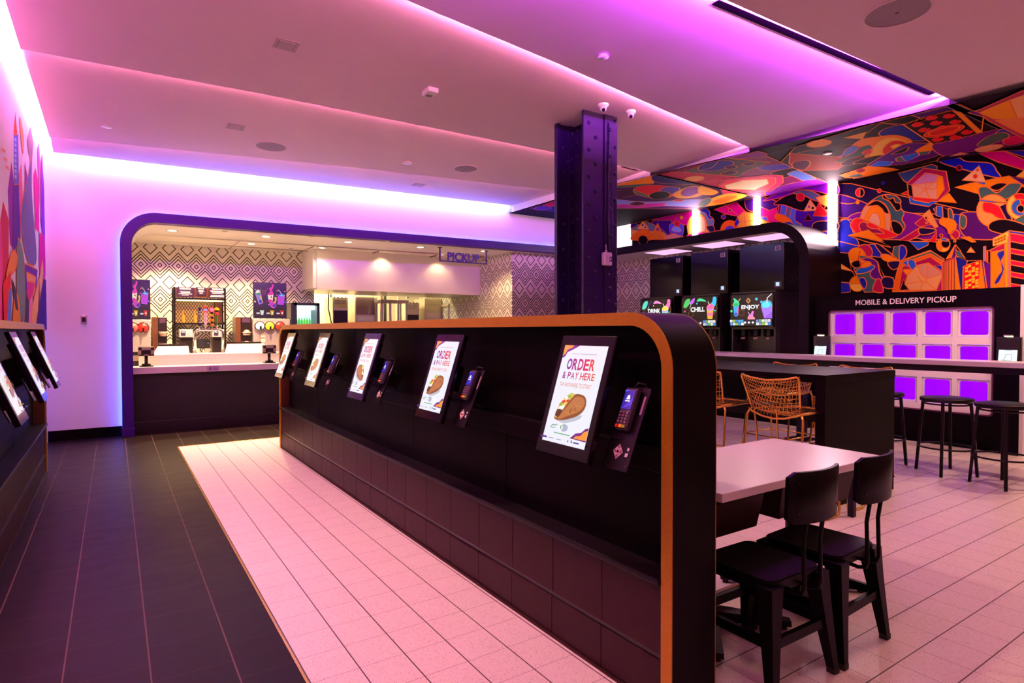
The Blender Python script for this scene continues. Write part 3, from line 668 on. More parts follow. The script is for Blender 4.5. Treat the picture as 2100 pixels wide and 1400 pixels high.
def wire_stool(label, loc, rz):
    """faces local +x; back at -x"""
    th = Thing('wire_stool', label, 'stool', loc, rz, 'gold wire bar stools at the dark high table')
    hw = .245
    def seat_pt(u, v):     # u 0..1 back-bottom to seat front, v -1..1
        dip = .055*(1-v*v)*math.sin(math.pi*min(1, u*1.1)); return Vector((-.22+.46*u, v*(hw-.02*u), .775-dip-.01*u))
    def back_pt(u, v):     # u 0 at seat rear, 1 at top
        return Vector((-.22-.10*u-.035*(1-v*v), v*(hw-.035*(1-u)+.012*u), .735+.04*abs(v)**2+.335*u-.04*u))
    q = MB(); f = [back_pt(0, -1), back_pt(.35, -1), back_pt(.7, -1), back_pt(.93, -1)]+[back_pt(1, v)+Vector((0, 0, 0)) for v in (-.93, -.6, 0, .6, .93)]+[back_pt(.93, 1), back_pt(.7, 1), back_pt(.35, 1), back_pt(0, 1)]
    q.tube(f, .0085, GOLD, 8); th.part('back_frame', q, True)
    q = MB(); q.tube([seat_pt(0, 1), seat_pt(.5, 1), seat_pt(.93, 1), seat_pt(1, .9), seat_pt(1, 0), seat_pt(1, -.9), seat_pt(.93, -1), seat_pt(.5, -1), seat_pt(0, -1)]+[Vector((-.235-.02*(1-v*v), v*hw, .715+.06*v*v)) for v in (-.8, -.4, 0, .4, .8)], .0085, GOLD, 8, True); th.part('seat_frame', q, True)
    q = MB()
    def wires(fn, n, r=.0022):
        for i in range(n+1):
            t = i/n
            for (a, b) in (((-1+2*t, 0), (-1+2*min(1, t*.55+.42), 1)), ((-1+2*t, 0), (-1+2*max(0, t*.55-.02), 1))):
                P = [fn(a[1]+(b[1]-a[1])*k/5, a[0]+(b[0]-a[0])*k/5) for k in range(6)]; q.tube(P, r, GOLD, 4)
        for i in range(6):
            t = (i+.5)/6; q.tube([fn(t, -1+2*k/6) for k in range(7)], r, GOLD, 4)
            q.tube([fn(min(1, t*.7+.25*k/6), -1+2*k/6) for k in range(7)], r, GOLD, 4)
    wires(back_pt, 13); th.part('back_wire', q, True)
    q = MB(); wires(seat_pt, 13); th.part('seat_wire', q, True)
    for sx, sy in ((-1, -1), (-1, 1), (1, -1), (1, 1)):
        q = MB(); x0 = -.23 if sx < 0 else .17; q.tube([(x0, sy*(hw-.02), .765), (x0+sx*.01, sy*(hw), .73), (x0+sx*.05, sy*(hw+.012), .35), (x0+sx*.085, sy*(hw+.025), .006)], .0095, GOLD, 8)
        q.cyl((x0+sx*.0855, sy*(hw+.025), 0), (x0+sx*.085, sy*(hw+.025), .012), .012, RUBBER, n=8); th.part('leg', q, True)
    q = MB(); q.tube([(-.28, -hw-.014, .30), (.22, -hw-.014, .30), (.22, hw+.014, .30), (-.28, hw+.014, .30)], .007, GOLD, 8, True); th.part('foot_rest', q, True)
    return th
ws = wire_stool('gold wire bar stool with its whole back toward the viewer, at the dark high table', (4.69, 2.86, 0), 0)
dup(ws.o, (4.69, 3.57, 0), 0, 'gold wire bar stool half hidden by the order counter end, left of the whole one')
dup(ws.o, (5.98, 3.05, 0), math.pi, 'gold wire bar stool beyond the dark high table, next to its end panel')
dup(ws.o, (5.98, 3.80, 0), math.pi, 'gold wire bar stool beyond the dark high table, farther from its end panel')
# =================================================================== PALE BAR AND BLACK STOOLS
bc = Thing('bar_counter', 'long narrow pale topped bar in front of the pickup lockers', 'bar', (7.5, 3.8, 0))
q = MB(); q.box(7.27, 7.72, .2, 6.75, 1.055, 1.105, SOLID, .003); bc.part('countertop', q)
q = MB(); q.box(7.33, 7.66, .25, 6.7, .985, 1.055, BLACKM, .003); bc.part('apron', q)
for yy in (4.42, 1.02, 6.4):
    q = MB(); q.box(7.44, 7.55, yy-.045, yy+.045, .012, .985, BLACKM, .003); q.box(7.34, 7.65, yy-.15, yy+.15, 0, .014, BLACKM, .003); bc.part('leg', q)
def bar_stool(label, loc, rz):
    th = Thing('bar_stool', label, 'stool', loc, rz, 'round black bar stools along the pale bar')
    q = MB(); q.lathe([(0, .715), (.205, .715), (.222, .72), (.225, .74), (.222, .752), (.21, .757), (0, .755)], (0, 0, 0), BLACKM, 40); th.part('seat', q, True)
    for k in range(4):
        a = math.radians(90*k); d = Vector((math.cos(a), math.sin(a), 0)); e = Vector((-d.y, d.x, 0)); q = MB()
        lo, hi = d*.250, d*.195+Vector((0, 0, .718)); lo = lo+Vector((0, 0, .012))
        sq = lambda p, w: [p+d*w+e*w, p+d*w-e*w, p-d*w-e*w, p-d*w+e*w]
        a_, b_ = sq(lo, .013), sq(hi, .013); q.strip(a_, b_, BLACKM, True); q.add(a_, [[0, 1, 2, 3]], BLACKM); q.cyl(d*.25, d*.25+Vector((0, 0, .014)), .014, RUBBER, n=10); th.part('leg', q, True)
    q = MB(); q.tube([(.239*math.cos(math.radians(i*10)), .239*math.sin(math.radians(i*10)), .265) for i in range(36)], .0085, BLACKM, 8, True); th.part('foot_ring', q, True)
    q = MB(); q.tube([(.19*math.cos(math.radians(i*10)), .19*math.sin(math.radians(i*10)), .695) for i in range(36)], .008, BLACKM, 8, True); th.part('seat_ring', q, True)
    return th
bs = bar_stool('round black bar stool standing whole in front of the pickup lockers', (6.90, 2.565, 0), math.radians(12))
dup(bs.o, (6.78, 2.06, 0), math.radians(20), 'round black bar stool nearest the right edge of the photo')
dup(bs.o, (6.93, 3.20, 0), math.radians(8), 'round black bar stool half hidden behind the end panel of the dark high table')
# =================================================================== KITCHEN
DK = paint('counter_front', (.0075, .0032, .0060), .42, noise=.2, scale=10)
fc = Thing('service_counter', 'white topped service counter with dark front inside the black kitchen arch', 'counter', (1.4, 10, 0))
q = MB(); q.box(.22, 6.6, 9.90, 10.45, 0, .83, DK, .003); fc.part('front_panel', q)
q = MB(); q.box(.22, 6.6, 9.885, 9.905, 0, .15, DK, .004); fc.part('kick_board', q)
q = MB(); q.box(.22, 6.6, 9.80, 10.17, .832, .925, SOLID, .004); fc.part('lower_top', q)
q = MB(); q.box(.30, 6.6, 10.15, 10.55, .925, 1.085, SOLID, .004); fc.part('upper_top', q)
def wy(y): return lambda u, v: (u, y, v)
FY = (0, -1, 0)
a, b = AY(424, 750, 9.79), AY(450, 761, 9.79)
A = Art(wy(9.7985), FY, eps=.0003); A.poly([(a.x, b.z), (b.x, b.z), (b.x, a.z), (a.x, a.z)], '#c7b4cf')
cxx, czz = a.x+.045, (a.z+b.z)/2; A.ring(cxx, czz-.004, .014, .014, .006, '#1c1420'); A.oval(cxx+.004, czz+.02, .006, .006, '#1c1420', n=10); A.line([(cxx+.004, czz+.014), (cxx, czz), (cxx+.012, czz-.002), (cxx+.018, czz-.012)], .006, '#1c1420')
for k in range(4): A.line([(a.x+.08, czz+.018-.012*k), (b.x-.015, czz+.018-.012*k)], .004, '#4a3a52')
solo('wheelchair_sign', A.mb, 'small wheelchair access sign on the white counter edge', 'sign')
# back counter
bk = Thing('back_counter', 'dark back counter carrying the drink machines along the zigzag wall', 'counter', (1.5, 11.7, 0))
q = MB(); q.box(-.29, 3.2, 11.33, 11.98, 0, .88, DK, .003); bk.part('base', q)
q = MB(); q.box(-.29, 3.2, 11.30, 11.98, .88, .92, STEEL, .003); bk.part('worktop', q)
BT = .92
def poster(label, p0, p1, y):
    a, b = AY(*p0, y), AY(*p1, y); x0, x1, z1, z0 = a.x, b.x, a.z, b.z
    th = Thing('menu_board', label, 'menu board', ((x0+x1)/2, y, z0), 0, 'frozen drink menu boards')
    q = MB(); q.box(x0, x1, y, y+.04, z0, z1, BLACKP, .004); th.part('frame', q)
    w, h = x1-x0-.02, z1-z0-.02
    A = Art(lambda u, v: (x0+.01+u*w, y-.001, z0+.01+v*h), FY, lambda c: glow(c, .8), eps=.0004, clip=(0, 1, 0, 1))
    A.poly([(0, 0), (1, 0), (1, 1), (0, 1)], '#2b0b55'); A.poly([(0, 0), (1, 0), (1, .3), (0, .3)], '#1c0638')
    A.ring(.32, .55, .12, .11, .01, '#8a2f7a'); A.ring(.31, .74, .05, .045, .014, '#c2406a'); A.line([(.36, .78), (.46, .88)], .01, '#c24a6a')
    A.poly([(.04, .70), (.20, .74), (.27, .42), (.16, .38)], '#8d7fe0', '#ff9ac0', .008); A.oval(.12, .70, .085, .05, '#3e8f6a'); A.blob([(.05, .70), (.09, .78), (.14, .80), (.20, .74), (.12, .71)], '#e8f0e4'); A.line([(.04, .82), (.08, .74)], .014, '#f2e8e0'); A.line([(.21, .82), (.16, .75)], .012, '#e7b07a')
    A.poly([(.18, .60), (.25, .44), (.27, .44), (.22, .66)], '#f2b84a'); A.oval(.20, .47, .04, .05, '#2a2fb0')
    A.poly([(.42, .68), (.60, .68), (.57, .46), (.46, .46)], '#f6ead2', '#ff7ad0', .008); A.blob([(.42, .68), (.50, .76), (.47, .84), (.55, .90), (.56, .96), (.61, .96), (.60, .88), (.56, .80), (.60, .70), (.55, .655), (.47, .655)], '#f02fb0')
    A.blob([(.45, .50), (.50, .54), (.56, .50), (.57, .46), (.46, .45)], '#e8209a'); A.oval(.53, .60, .02, .03, '#7a1a1a', n=8)
    A.blob([(.48, .42), (.56, .46), (.64, .44), (.68, .36), (.62, .29), (.52, .32)], '#cf2fc4', '#ff90e0', .008); A.blob([(.58, .36), (.66, .40), (.67, .34), (.61, .30)], '#2a23a8'); A.blob([(.61, .44), (.65, .52), (.63, .58), (.67, .61), (.70, .58), (.69, .50), (.66, .43)], '#f3b45a')
    A.poly([(.74, .66), (.96, .68), (.91, .38), (.73, .40)], '#c93fe0', '#ff8adf', .008); A.oval(.85, .67, .105, .05, '#2f3fa8', rot=3); A.oval(.86, .655, .08, .03, '#63b7f0'); A.line([(.86, .66), (.83, .74), (.75, .82)], .014, '#f0d9e8')
    for cx_, cy_, r, c in ((.72, .78, .025, '#e0506a'), (.96, .77, .02, '#ff9ad8'), (.70, .66, .02, '#ff4ab0'), (.98, .46, .04, '#6a4fe0'), (.03, .46, .03, '#f2c88a'), (.45, .38, .02, '#ff7ad8'), (.06, .78, .02, '#d0506a')): A.oval(cx_, cy_, r, r*.9, c, n=12)
    for x, c in ((.24, '#d8e6e0'), (.55, '#f2b82a'), (.86, '#e02f2a')):
        A.poly([(x-.055, .20), (x+.055, .20), (x+.04, .08), (x-.035, .08)], c); A.poly([(x-.062, .19), (x+.062, .19), (x+.062, .215), (x-.062, .215)], c); A.oval(x+.01, .145, .025, .025, '#ffffff', n=8); A.poly([(x-.17, .11), (x-.07, .11), (x-.07, .15), (x-.17, .15)], '#f3dfe6')
    th.part('artwork', A.mb, label='purple artwork of frozen drinks in cups')
def slush(label, x0, x1, y, z1, wins):
    th = Thing('slush_machine', label, 'drink machine', ((x0+x1)/2, y+.2, BT), 0, 'frozen drink machines')
    pm = paint('slush_front', (.50, .44, .52), .3, .5)
    q = MB(); q.box(x0, x1, y, y+.5, BT+.09, z1, pm, .006); q.box(x0+.01, x1-.01, y+.01, y+.49, BT, BT+.09, BLACKP); th.part('body', q)
    q = MB(); q.box(x0+.01, x1-.01, y-.07, y, BT+.02, BT+.07, BLACKP, .004); th.part('drip_tray', q)
    for wx, c in wins:
        z = z1-.13; q = MB(); q.cyl((wx, y-.05, z), (wx, y, z), .088, CHROME, n=28); f = th.part('barrel_ring', q)
        q = MB(); q.lathe([(.072, 0), (.06, .018), (.03, .03), (0, .034)], (wx, y-.05, z), emis('slush_'+c[1:], srgb(c), .55, srgb(c)), 24, axis=FY); th.part('barrel_window', q, under=f)
        q = MB(); q.box(wx-.012, wx+.016, y-.12, y-.05, z-.075, z+.0, BLACKP, .004); q.cyl((wx, y-.11, z-.07), (wx, y-.11, z-.11), .010, CHROME); th.part('dispense_tap', q, under=f)
    q = MB(); q.box(x0+.12, x0+.20, y-.002, y, z1-.42, z1-.30, paint('sticker_paper', (.75, .62, .6), .6)); q.box(x0+.125, x0+.195, y-.003, y-.002, z1-.35, z1-.335, flat('#c8303a')); th.part('sticker', q)
ys = 11.42
a = AY(519, 653, ys); b = AY(588, 653, ys)
poster('purple frozen drink menu board right of the beer taps, shown whole', (519, 578), (588, 653), ys)
slush('frozen drink machine right of the beer taps with pale blue and yellow windows', a.x, b.x+.06, ys, a.z-.003, [(AY(532, 665, ys).x, '#9fd8dc'), (AY(552, 665, ys).x, '#d8d02a'), (AY(573, 665, ys).x, '#d8281f')])
a = AY(309, 655, ys)
poster('purple frozen drink menu board cut off by the left side of the arch', (240, 571), (309, 655), ys)
slush('frozen drink machine at the left side of the arch with red windows', AY(240, 655, ys).x, a.x, ys, a.z-.003, [(AY(253, 667, ys).x, '#b8c8d8'), (AY(272, 667, ys).x, '#c8504a'), (AY(293, 667, ys).x, '#d8201c')])
def cup_disp(label, p0, p1, y, up):
    a, b = AY(*p0, y), AY(*p1, y); x0, x1, z1 = a.x, b.x, a.z
    th = Thing('cup_dispenser', label, 'dispenser', ((x0+x1)/2, y+.15, BT), 0, 'black cup and lid dispensers')
    q = MB(); q.box(x0, x1, y, y+.35, BT, z1, BLACKP, .004); q.box(x0, x0+.08, y-.004, y, BT, z1, BROWN); th.part('cabinet', q)
    q = MB(); q.box(x0+.105, x1-.02, y-.004, y, z1-.095, z1-.02, paint('dim_label', (.05, .02, .07), .4)); th.part('label_plate', q)
    n = 3 if z1 > 0 else 2
    lid = paint('cup_lid', (.30, .20, .19), .35); xc = (x0+x1)/2+.045
    for k in range(2):
        zc = z1-.27-.20*k
        q = MB()
        if up: q.lathe([(.062, -.05), (.058, 0), (.045, .03), (.02, .045), (0, .048)], (xc, y-.035, zc), lid, 20); q.lathe([(.075, -.01), (.075, .004), (.06, .004)], (xc, y-.035, zc), lid, 20)
        else: q.lathe([(.045, -.045), (.06, 0), (.066, .03), (.056, .03), (.04, -.03), (0, -.035)], (xc, y-.035, zc), lid, 20)
        th.part('lid_stack' if up else 'cup_holder', q)
cup_disp('black dispenser left of the beer taps with two cup holders', (312, 650), (343, 706), 11.5, False)
cup_disp('black dispenser right of the beer taps with two domed lids', (483, 650), (516, 700), 11.5, True)
# warm lit cabinet with warning boards
yb = 11.60; a = AY(355, 587, yb); b = AY(464, 664, yb); x0, x1, z1, z0 = a.x, b.x, a.z-.005, b.z
tc = Thing('tap_cabinet', 'black framed mesh cabinet with three warning boards on top, behind the beer taps', 'cabinet', ((x0+x1)/2, 11.8, BT))
q = MB()
for x in (x0, x1-.03): q.box(x, x+.03, yb, yb+.03, BT, z1, BLACKM, .002); q.box(x, x+.03, yb+.3, yb+.33, BT, z1, BLACKM, .002)
zs = AY(410, 612, yb).z
for z in (zs-.02, z0-.01): q.box(x0, x1, yb, yb+.33, z, z+.03, BLACKM, .002)
tc.part('frame', q)
q = MB(); q.box(x0+.03, x1-.03, yb+.02, yb+.05, zs+.015, z1-.005, BROWN, .002); tc.part('sign_board', q)
MESHM = mesh_mat('expanded_mesh', (.05, .025, .01), (.62, .45, .22), 22)
q = MB(); q.box(x0+.035, x1-.035, yb+.24, yb+.26, z0+.02, zs-.02, MESHM); q.box(x1-.16, x1-.05, yb+.10, yb+.24, z0+.02, zs-.05, BROWN, .003); tc.part('mesh_panel', q)
q = MB(); q.box(x0+.05, x1-.05, yb+.03, yb+.06, zs-.045, zs-.025, emis('cabinet_lamp', (1, .72, .30), 6)); tc.part('lamp', q, label='warm strip lamp inside the cabinet')
for x in (x0+.16, x0+.34):
    q = MB(); q.lathe([(.03, 0), (.03, .12), (.012, .17), (.012, .22), (0, .22)], (x, yb+.16, z0+.02), paint('bottle_amber', (.45, .22, .03), .15), 14); tc.part('bottle', q)
def warn(px0, px1, py0, py1, title, rows, label):
    a, b = AY(px0, py0, yb), AY(px1, py1, yb); w, h = b.x-a.x, a.z-b.z
    th = Thing('warning_sign', label, 'sign', ((a.x+b.x)/2, yb+.01, b.z), 0, 'warning boards over the beer taps')
    q = MB(); q.box(a.x, b.x, yb+.008, yb+.02, b.z, a.z, paint('sign_purple', (.022, .006, .05), .45), .002); th.part('board', q)
    A = Art(lambda u, v: (a.x+u*w, yb+.0075, b.z+v*h), FY, eps=.0003); c = '#f6e6ee'
    A.text(title, .16, .84, .76, .93, c, .04)
    for k, (u0, u1, v) in enumerate(rows): A.line([(u0, v), (u1, v)], .055, c)
    th.part('lettering', A.mb, label='white lettering')
warn(362, 397, 588.5, 608.5, 'WARNING', [(.2, .8, .55), (.25, .8, .44), (.12, .92, .30), (.3, .7, .18)], 'left warning board over the beer taps, headed WARNING')
warn(403, 422, 588.5, 605, 'NOTICE', [(.25, .75, .6), (.15, .85, .48), (.3, .7, .38), (.32, .68, .18)], 'narrow middle board over the beer taps, between the two WARNING boards')
warn(429, 463, 589, 611, 'WARNING', [(.06, .95, .66), (.12, .88, .56), (.2, .8, .42), (.1, .9, .22), (.05, .96, .12)], 'right warning board over the beer taps, with most lines of text')
# brewers
for (p0, p1), lab in ((((368, 675), (396, 712)), 'coffee brewer under the mesh cabinet, left of the steel tap arch'), (((436, 675), (459, 712)), 'coffee brewer under the mesh cabinet, seen through the steel tap arch')):
    y = 11.5; a, b = AY(*p0, y), AY(*p1, y)
    th = Thing('coffee_brewer', lab, 'coffee maker', ((a.x+b.x)/2, y+.15, BT), 0, 'coffee brewers')
    q = MB(); q.box(a.x, b.x, y, y+.3, a.z-.135, a.z, paint('brewer_front', (.55, .48, .56), .35, .3), .006); h = th.part('head', q)
    q = MB(); q.box(a.x+.02, a.x+.09, y-.004, y, a.z-.11, a.z-.025, paint('brewer_panel', (.03, .02, .06), .3)); q.box(a.x+.03, a.x+.08, y-.006, y-.004, a.z-.055, a.z-.035, emis('brewer_lcd', (.8, .9, 1), 1)); q.box(a.x+.115, b.x-.02, y-.004, y, a.z-.11, a.z-.03, paint('brewer_plate', (.42, .30, .44), .4)); th.part('control_panel', q, under=h)
    q = MB(); q.box(a.x, b.x, y+.05, y+.28, BT, a.z-.135, BLACKP, .01); q.cyl((a.x+.14, y+.045, BT+.12), (a.x+.14, y+.02, BT+.12), .025, paint('tap_copper', (.5, .16, .05), .4)); th.part('urn', q)
# steel tap arch with four handles
yt = 10.36; zt = 1.085; a = AY(402, 676, yt); b = AY(455, 676, yt); c0, c1 = AY(400, 730, yt).x, AY(457.5, 730, yt).x
tw = Thing('tap_tower', 'steel arch shaped beer tap tower standing on the white service counter', 'beer tap', ((c0+c1)/2, yt, zt))
r = .075; pts = [(c0, zt)]+[(x, z) for x, z in arc(c0+r, a.z-r, r, 180, 90, 8)]+[(x, z) for x, z in arc(c1-r, a.z-r, r, 90, 0, 8)]+[(c1, zt)]
q = MB(); q.tube([(x, yt, z) for x, z in pts], .021, CHROME, 14); q.cyl((c0, yt, zt), (c0, yt, zt+.012), .04, CHROME); q.cyl((c1, yt, zt), (c1, yt, zt+.012), .04, CHROME); tw.part('arch_tube', q)
za = a.z+.02
def handle(px, kind, lab):
    x = AY(px, 676, yt-.03).x
    q = MB(); z = za+.04
    if kind == 0: q.box(x-.017, x+.017, yt-.035, yt-.005, z, z+.285, flat('#1b1440'), .006)
    if kind == 1:
        q.lathe([(.010, 0), (.018, .04), (.018, .20), (.024, .21), (.034, .212), (.034, .225), (.024, .235)], (x, yt-.02, z), flat('#d9a6dc'), 14); q.lathe([(.0345, .208), (.0345, .227), (.024, .237)], (x, yt-.02, z), flat('#c42a3a'), 14); q.lathe([(.030, .232), (.020, .255), (.010, .27)], (x, yt-.02, z), flat('#3a4fc0'), 14); q.lathe([(.010, .265), (.018, .285), (.010, .31), (0, .315)], (x, yt-.02, z), flat('#c02030'), 14)
    if kind == 2:
        for k in range(6): q.lathe([(.020-.002*(k % 2), .036*k), (.024-.004*(k % 2), .036*k+.018), (.020, .036*k+.036)], (x, yt-.02, z), flat(['#e06a2a', '#2a1420'][k % 2]), 14)
        q.cyl((x, yt-.035, z+.25), (x, yt-.005, z+.25), .042, flat('#c8203a'), n=24); q.cyl((x, yt-.037, z+.25), (x, yt-.035, z+.25), .030, flat('#e88ad0'), n=24)
    if kind == 3:
        q.lathe([(.008, 0), (.012, .10), (.012, .20)], (x, yt-.02, z), flat('#3f6a2a'), 12); q.box(x-.025, x+.025, yt-.035, yt-.005, z+.17, z+.215, flat('#c8304a'), .008); q.box(x-.020, x+.020, yt-.033, yt-.007, z+.215, z+.245, flat('#2a3a1a'), .004); q.prism([(x-.042, yt-.035, z+.245), (x+.042, yt-.035, z+.245), (x+.032, yt-.035, z+.275), (x, yt-.035, z+.29), (x-.032, yt-.035, z+.275)], (0, .03, 0), flat('#e8c02a'))
    h = tw.part('tap_handle', q, label=lab)
    q = MB(); q.cyl((x, yt-.02, za-.04), (x, yt-.02, za+.045), .008, CHROME); q.cyl((x, yt-.075, za-.04), (x, yt, za-.03), .010, CHROME); tw.part('tap_stem', q, under=h)
    if kind == 0:
        A = Art(lambda u, v: (x+u, yt-.0355, z+v), FY, eps=.0003)
        A.line([(0, .05), (0, .235)], .003, '#6a5a90')
        for k in range(8): A.line([(-.010, .05+.024*k), (.010, .05+.024*k), (.010, .062+.024*k)], .005, '#f0e4ee')
        tw.part('marking', A.mb, under=h)
handle(410, 0, 'dark blue square handle with a white upright marking'); handle(422, 1, 'lilac handle with a red and blue top'); handle(435, 2, 'orange and black banded handle with a round pink badge'); handle(445, 3, 'thin green handle with a yellow cap')
# small screen, steel pitcher, soap pump
y = 11.0; a, b = AY(404, 695, y), AY(431, 714, y)
th = Thing('monitor', 'small dark monitor seen through the steel tap arch', 'monitor', ((a.x+b.x)/2, y, BT))
q = MB(); q.box(a.x, b.x, y, y+.02, b.z, a.z, BLACKP, .003); cs = th.part('casing', q)
A = Art(wy(y-.001), FY, lambda c: glow(c, .5)); A.poly([(a.x+.008, b.z+.008), (b.x-.008, b.z+.008), (b.x-.008, a.z-.008), (a.x+.008, a.z-.008)], '#28202e')
for k in range(4): A.line([(a.x+.02, a.z-.03-.025*k), (a.x+.10, a.z-.03-.025*k)], .005, '#6a6078')
A.oval(b.x-.03, (a.z+b.z)/2+.01, .008, .010, '#a8c8e0', n=10); th.part('screen', A.mb, under=cs)
q = MB(); q.cyl(((a.x+b.x)/2, y+.03, BT-.05), ((a.x+b.x)/2, y+.03, b.z+.03), .02, STEEL); q.box((a.x+b.x)/2-.08, (a.x+b.x)/2+.08, y-.03, y+.1, BT-.07, BT-.05, STEEL, .003); th.part('stand', q)
q = MB(); q.box((a.x+b.x)/2-.25, (a.x+b.x)/2+.5, 10.75, 11.29, .80, .85, STEEL, .004); q.box((a.x+b.x)/2-.22, (a.x+b.x)/2+.47, 10.8, 11.25, 0, .80, DK); solo('work_bench', q, 'steel topped bench between the two counters, behind the steel tap arch', 'bench')
p = AY(443, 722, 10.9); q = MB(); q.lathe([(.04, 0), (.046, .01), (.042, .13), (.046, .14), (.041, .14), (.038, .02), (0, .02)], (p.x, 10.9, .85), STEEL, 22); solo('steel_pitcher', q, 'small steel pitcher seen through the tap arch beside the monitor', 'pitcher', loc=(p.x, 10.9, .85))
p = AY(488, 700, 11.25); th = Thing('pump_bottle', 'white pump bottle in front of the right black dispenser', 'bottle', (p.x, 11.36, BT))
q = MB(); q.lathe([(.018, 0), (.02, .01), (.02, .10), (.010, .12), (.008, .135)], (p.x, 11.36, BT), PLASW, 14); th.part('bottle', q); q = MB(); q.cyl((p.x, 11.36, BT+.13), (p.x, 11.36, BT+.20), .006, PLASW); q.tube([(p.x, 11.36, BT+.20), (p.x+.05, 11.35, BT+.205), (p.x+.07, 11.35, BT+.195)], .007, PLASW); th.part('pump', q)
# cashier stations
def till(label, pb0, pb1, pt0, pt1, y, lean):
    a, b, c, d = AY(*pb0, y), AY(*pb1, y), AY(*pt1, y+lean), AY(*pt0, y+lean); z = 1.085
    a.z = b.z = z
    th = Thing('till_shield', label, 'till', ((a.x+b.x)/2, y+.05, z), 0, 'white privacy shields of the tills')
    q = MB(); q.prism([a, b, Vector((c.x, y+lean, c.z)), Vector((d.x, y+lean, c.z))], (0, .02, 0), SOLID); th.part('shield', q)
    q = MB(); q.box(d.x+.0, c.x-.03, y+lean+.03, y+lean+.06, c.z-.20, c.z+.03, BLACKP, .004); q.box((c.x+d.x)/2-.05, (c.x+d.x)/2+.05, y+lean+.06, y+lean+.12, z, c.z-.05, BLACKM); q.box((c.x+d.x)/2-.12, (c.x+d.x)/2+.12, y+lean-.02+.05, y+lean+.18, z, z+.012, BLACKM); th.part('monitor', q, label='black monitor showing over the white shield')
till('white slanted till shield left of the steel tap arch', (313, 738), (389, 736), (324, 709), (386, 709), 10.27, .05)
till('white slanted till shield right of the steel tap arch', (461, 732), (560, 729), (466, 706), (541, 704), 10.27, .05)
def terminal(label, px, y):
    p = AY(*px, y); z = .925
    th = Thing('payment_terminal', label, 'card reader', (p.x, y, z), 0, 'card terminals on stands at the service counter')
    q = MB(); q.box(p.x-.085, p.x+.085, y-.07, y+.07, z, z+.014, BLACKM, .004); q.box(p.x-.055, p.x+.055, y-.045, y+.045, z+.014, z+.04, BLACKM, .008); th.part('base', q)
    q = MB(); q.cyl((p.x, y, z+.03), (p.x, y, z+.16), .022, BLACKM); th.part('post', q)
    q = MB(); q.box(p.x-.10, p.x+.10, y-.045, y+.035, z+.15, z+.285, BLACKP, .016, seg=3); h = th.part('head', q)
    q = MB(); gp = paint('terminal_detail', (.30, .22, .22), .35); q.box(p.x-.055, p.x+.055, y-.052, y-.044, z+.235, z+.27, gp, .003); q.box(p.x-.10, p.x-.06, y-.05, y-.044, z+.175, z+.235, gp, .004); q.box(p.x+.055, p.x+.095, y-.05, y-.044, z+.175, z+.235, gp, .004); q.box(p.x-.03, p.x+.03, y-.05, y-.044, z+.16, z+.175, gp, .003); th.part('reader_slot', q, under=h)
terminal('black card terminal on a stand at the left end of the white service counter', (300, 750), 9.96)
terminal('black card terminal on a stand beside the far end of the long order counter', (552, 741), 9.96)
q = MB(); p = AY(277, 720, 10.25); q.box(p.x-.07, p.x+.055, 10.2, 10.35, .925, 1.13, BLACKP, .006); q.box(p.x-.05, p.x+.04, 10.19, 10.2, 1.0, 1.08, paint('terminal_detail', (.3, .2, .2), .4)); solo('receipt_printer', q, 'black receipt printer in the left corner of the service counter', 'printer', loc=(p.x, 10.27, .925))
# lit cooler
y = 11.35; a, b = AY(603, 620, y), AY(656, 662, y)
th = Thing('display_cooler', 'dark framed drinks cooler with a bright interior, above the far end of the order counter', 'cooler', ((a.x+b.x)/2, y+.25, BT))
CF = paint('cooler_frame', (.010, .010, .035), .3)
x0, x1, z1 = a.x, b.x, a.z; q = MB()
q.box(x0, x0+.05, y, y+.5, BT, z1, CF); q.box(x1-.05, x1, y, y+.5, BT, z1, CF); q.box(x0, x1, y, y+.5, z1-.05, z1, CF); q.box(x0, x1, y, y+.5, BT, BT+.06, CF); q.box(x0-.05, x0, y+.02, y+.5, BT, z1-.02, CF); th.part('frame', q)
q = MB(); q.box(x0+.05, x1-.05, y+.42, y+.44, BT+.06, z1-.05, emis('cooler_back', (.55, .85, .82), .9, (.7, .8, .8))); q.box(x0+.06, x1-.06, y+.10, y+.42, z1-.12, z1-.05, emis('cooler_lamp', (.9, 1, 1), 2.2)); th.part('lit_interior', q, label='bright white interior')
q = MB()
for k in range(6): q.lathe([(.022, 0), (.022, .07), (.010, .10), (.010, .12), (0, .12)], (x0+.09+.048*k, y+.2, z1-.40), emis('cooler_bottle', (.15, .75, .10), .5, (.1, .5, .1)), 10)
q.box(x0+.05, x1-.05, y+.08, y+.42, z1-.42, z1-.40, STEEL); th.part('bottle_shelf', q, label='shelf of small green bottles')
q = MB(); gm, nt, bb = newmat('cooler_glass'); bb.inputs['Transmission Weight'].default_value = 1; bb.inputs['Roughness'].default_value = .02; bb.inputs['Base Color'].default_value = (.9, 1, 1, 1); bb.inputs['IOR'].default_value = 1.05
q.box(x0+.05, x1-.05, y+.01, y+.014, BT+.06, z1-.05, gm); th.part('glass_door', q)
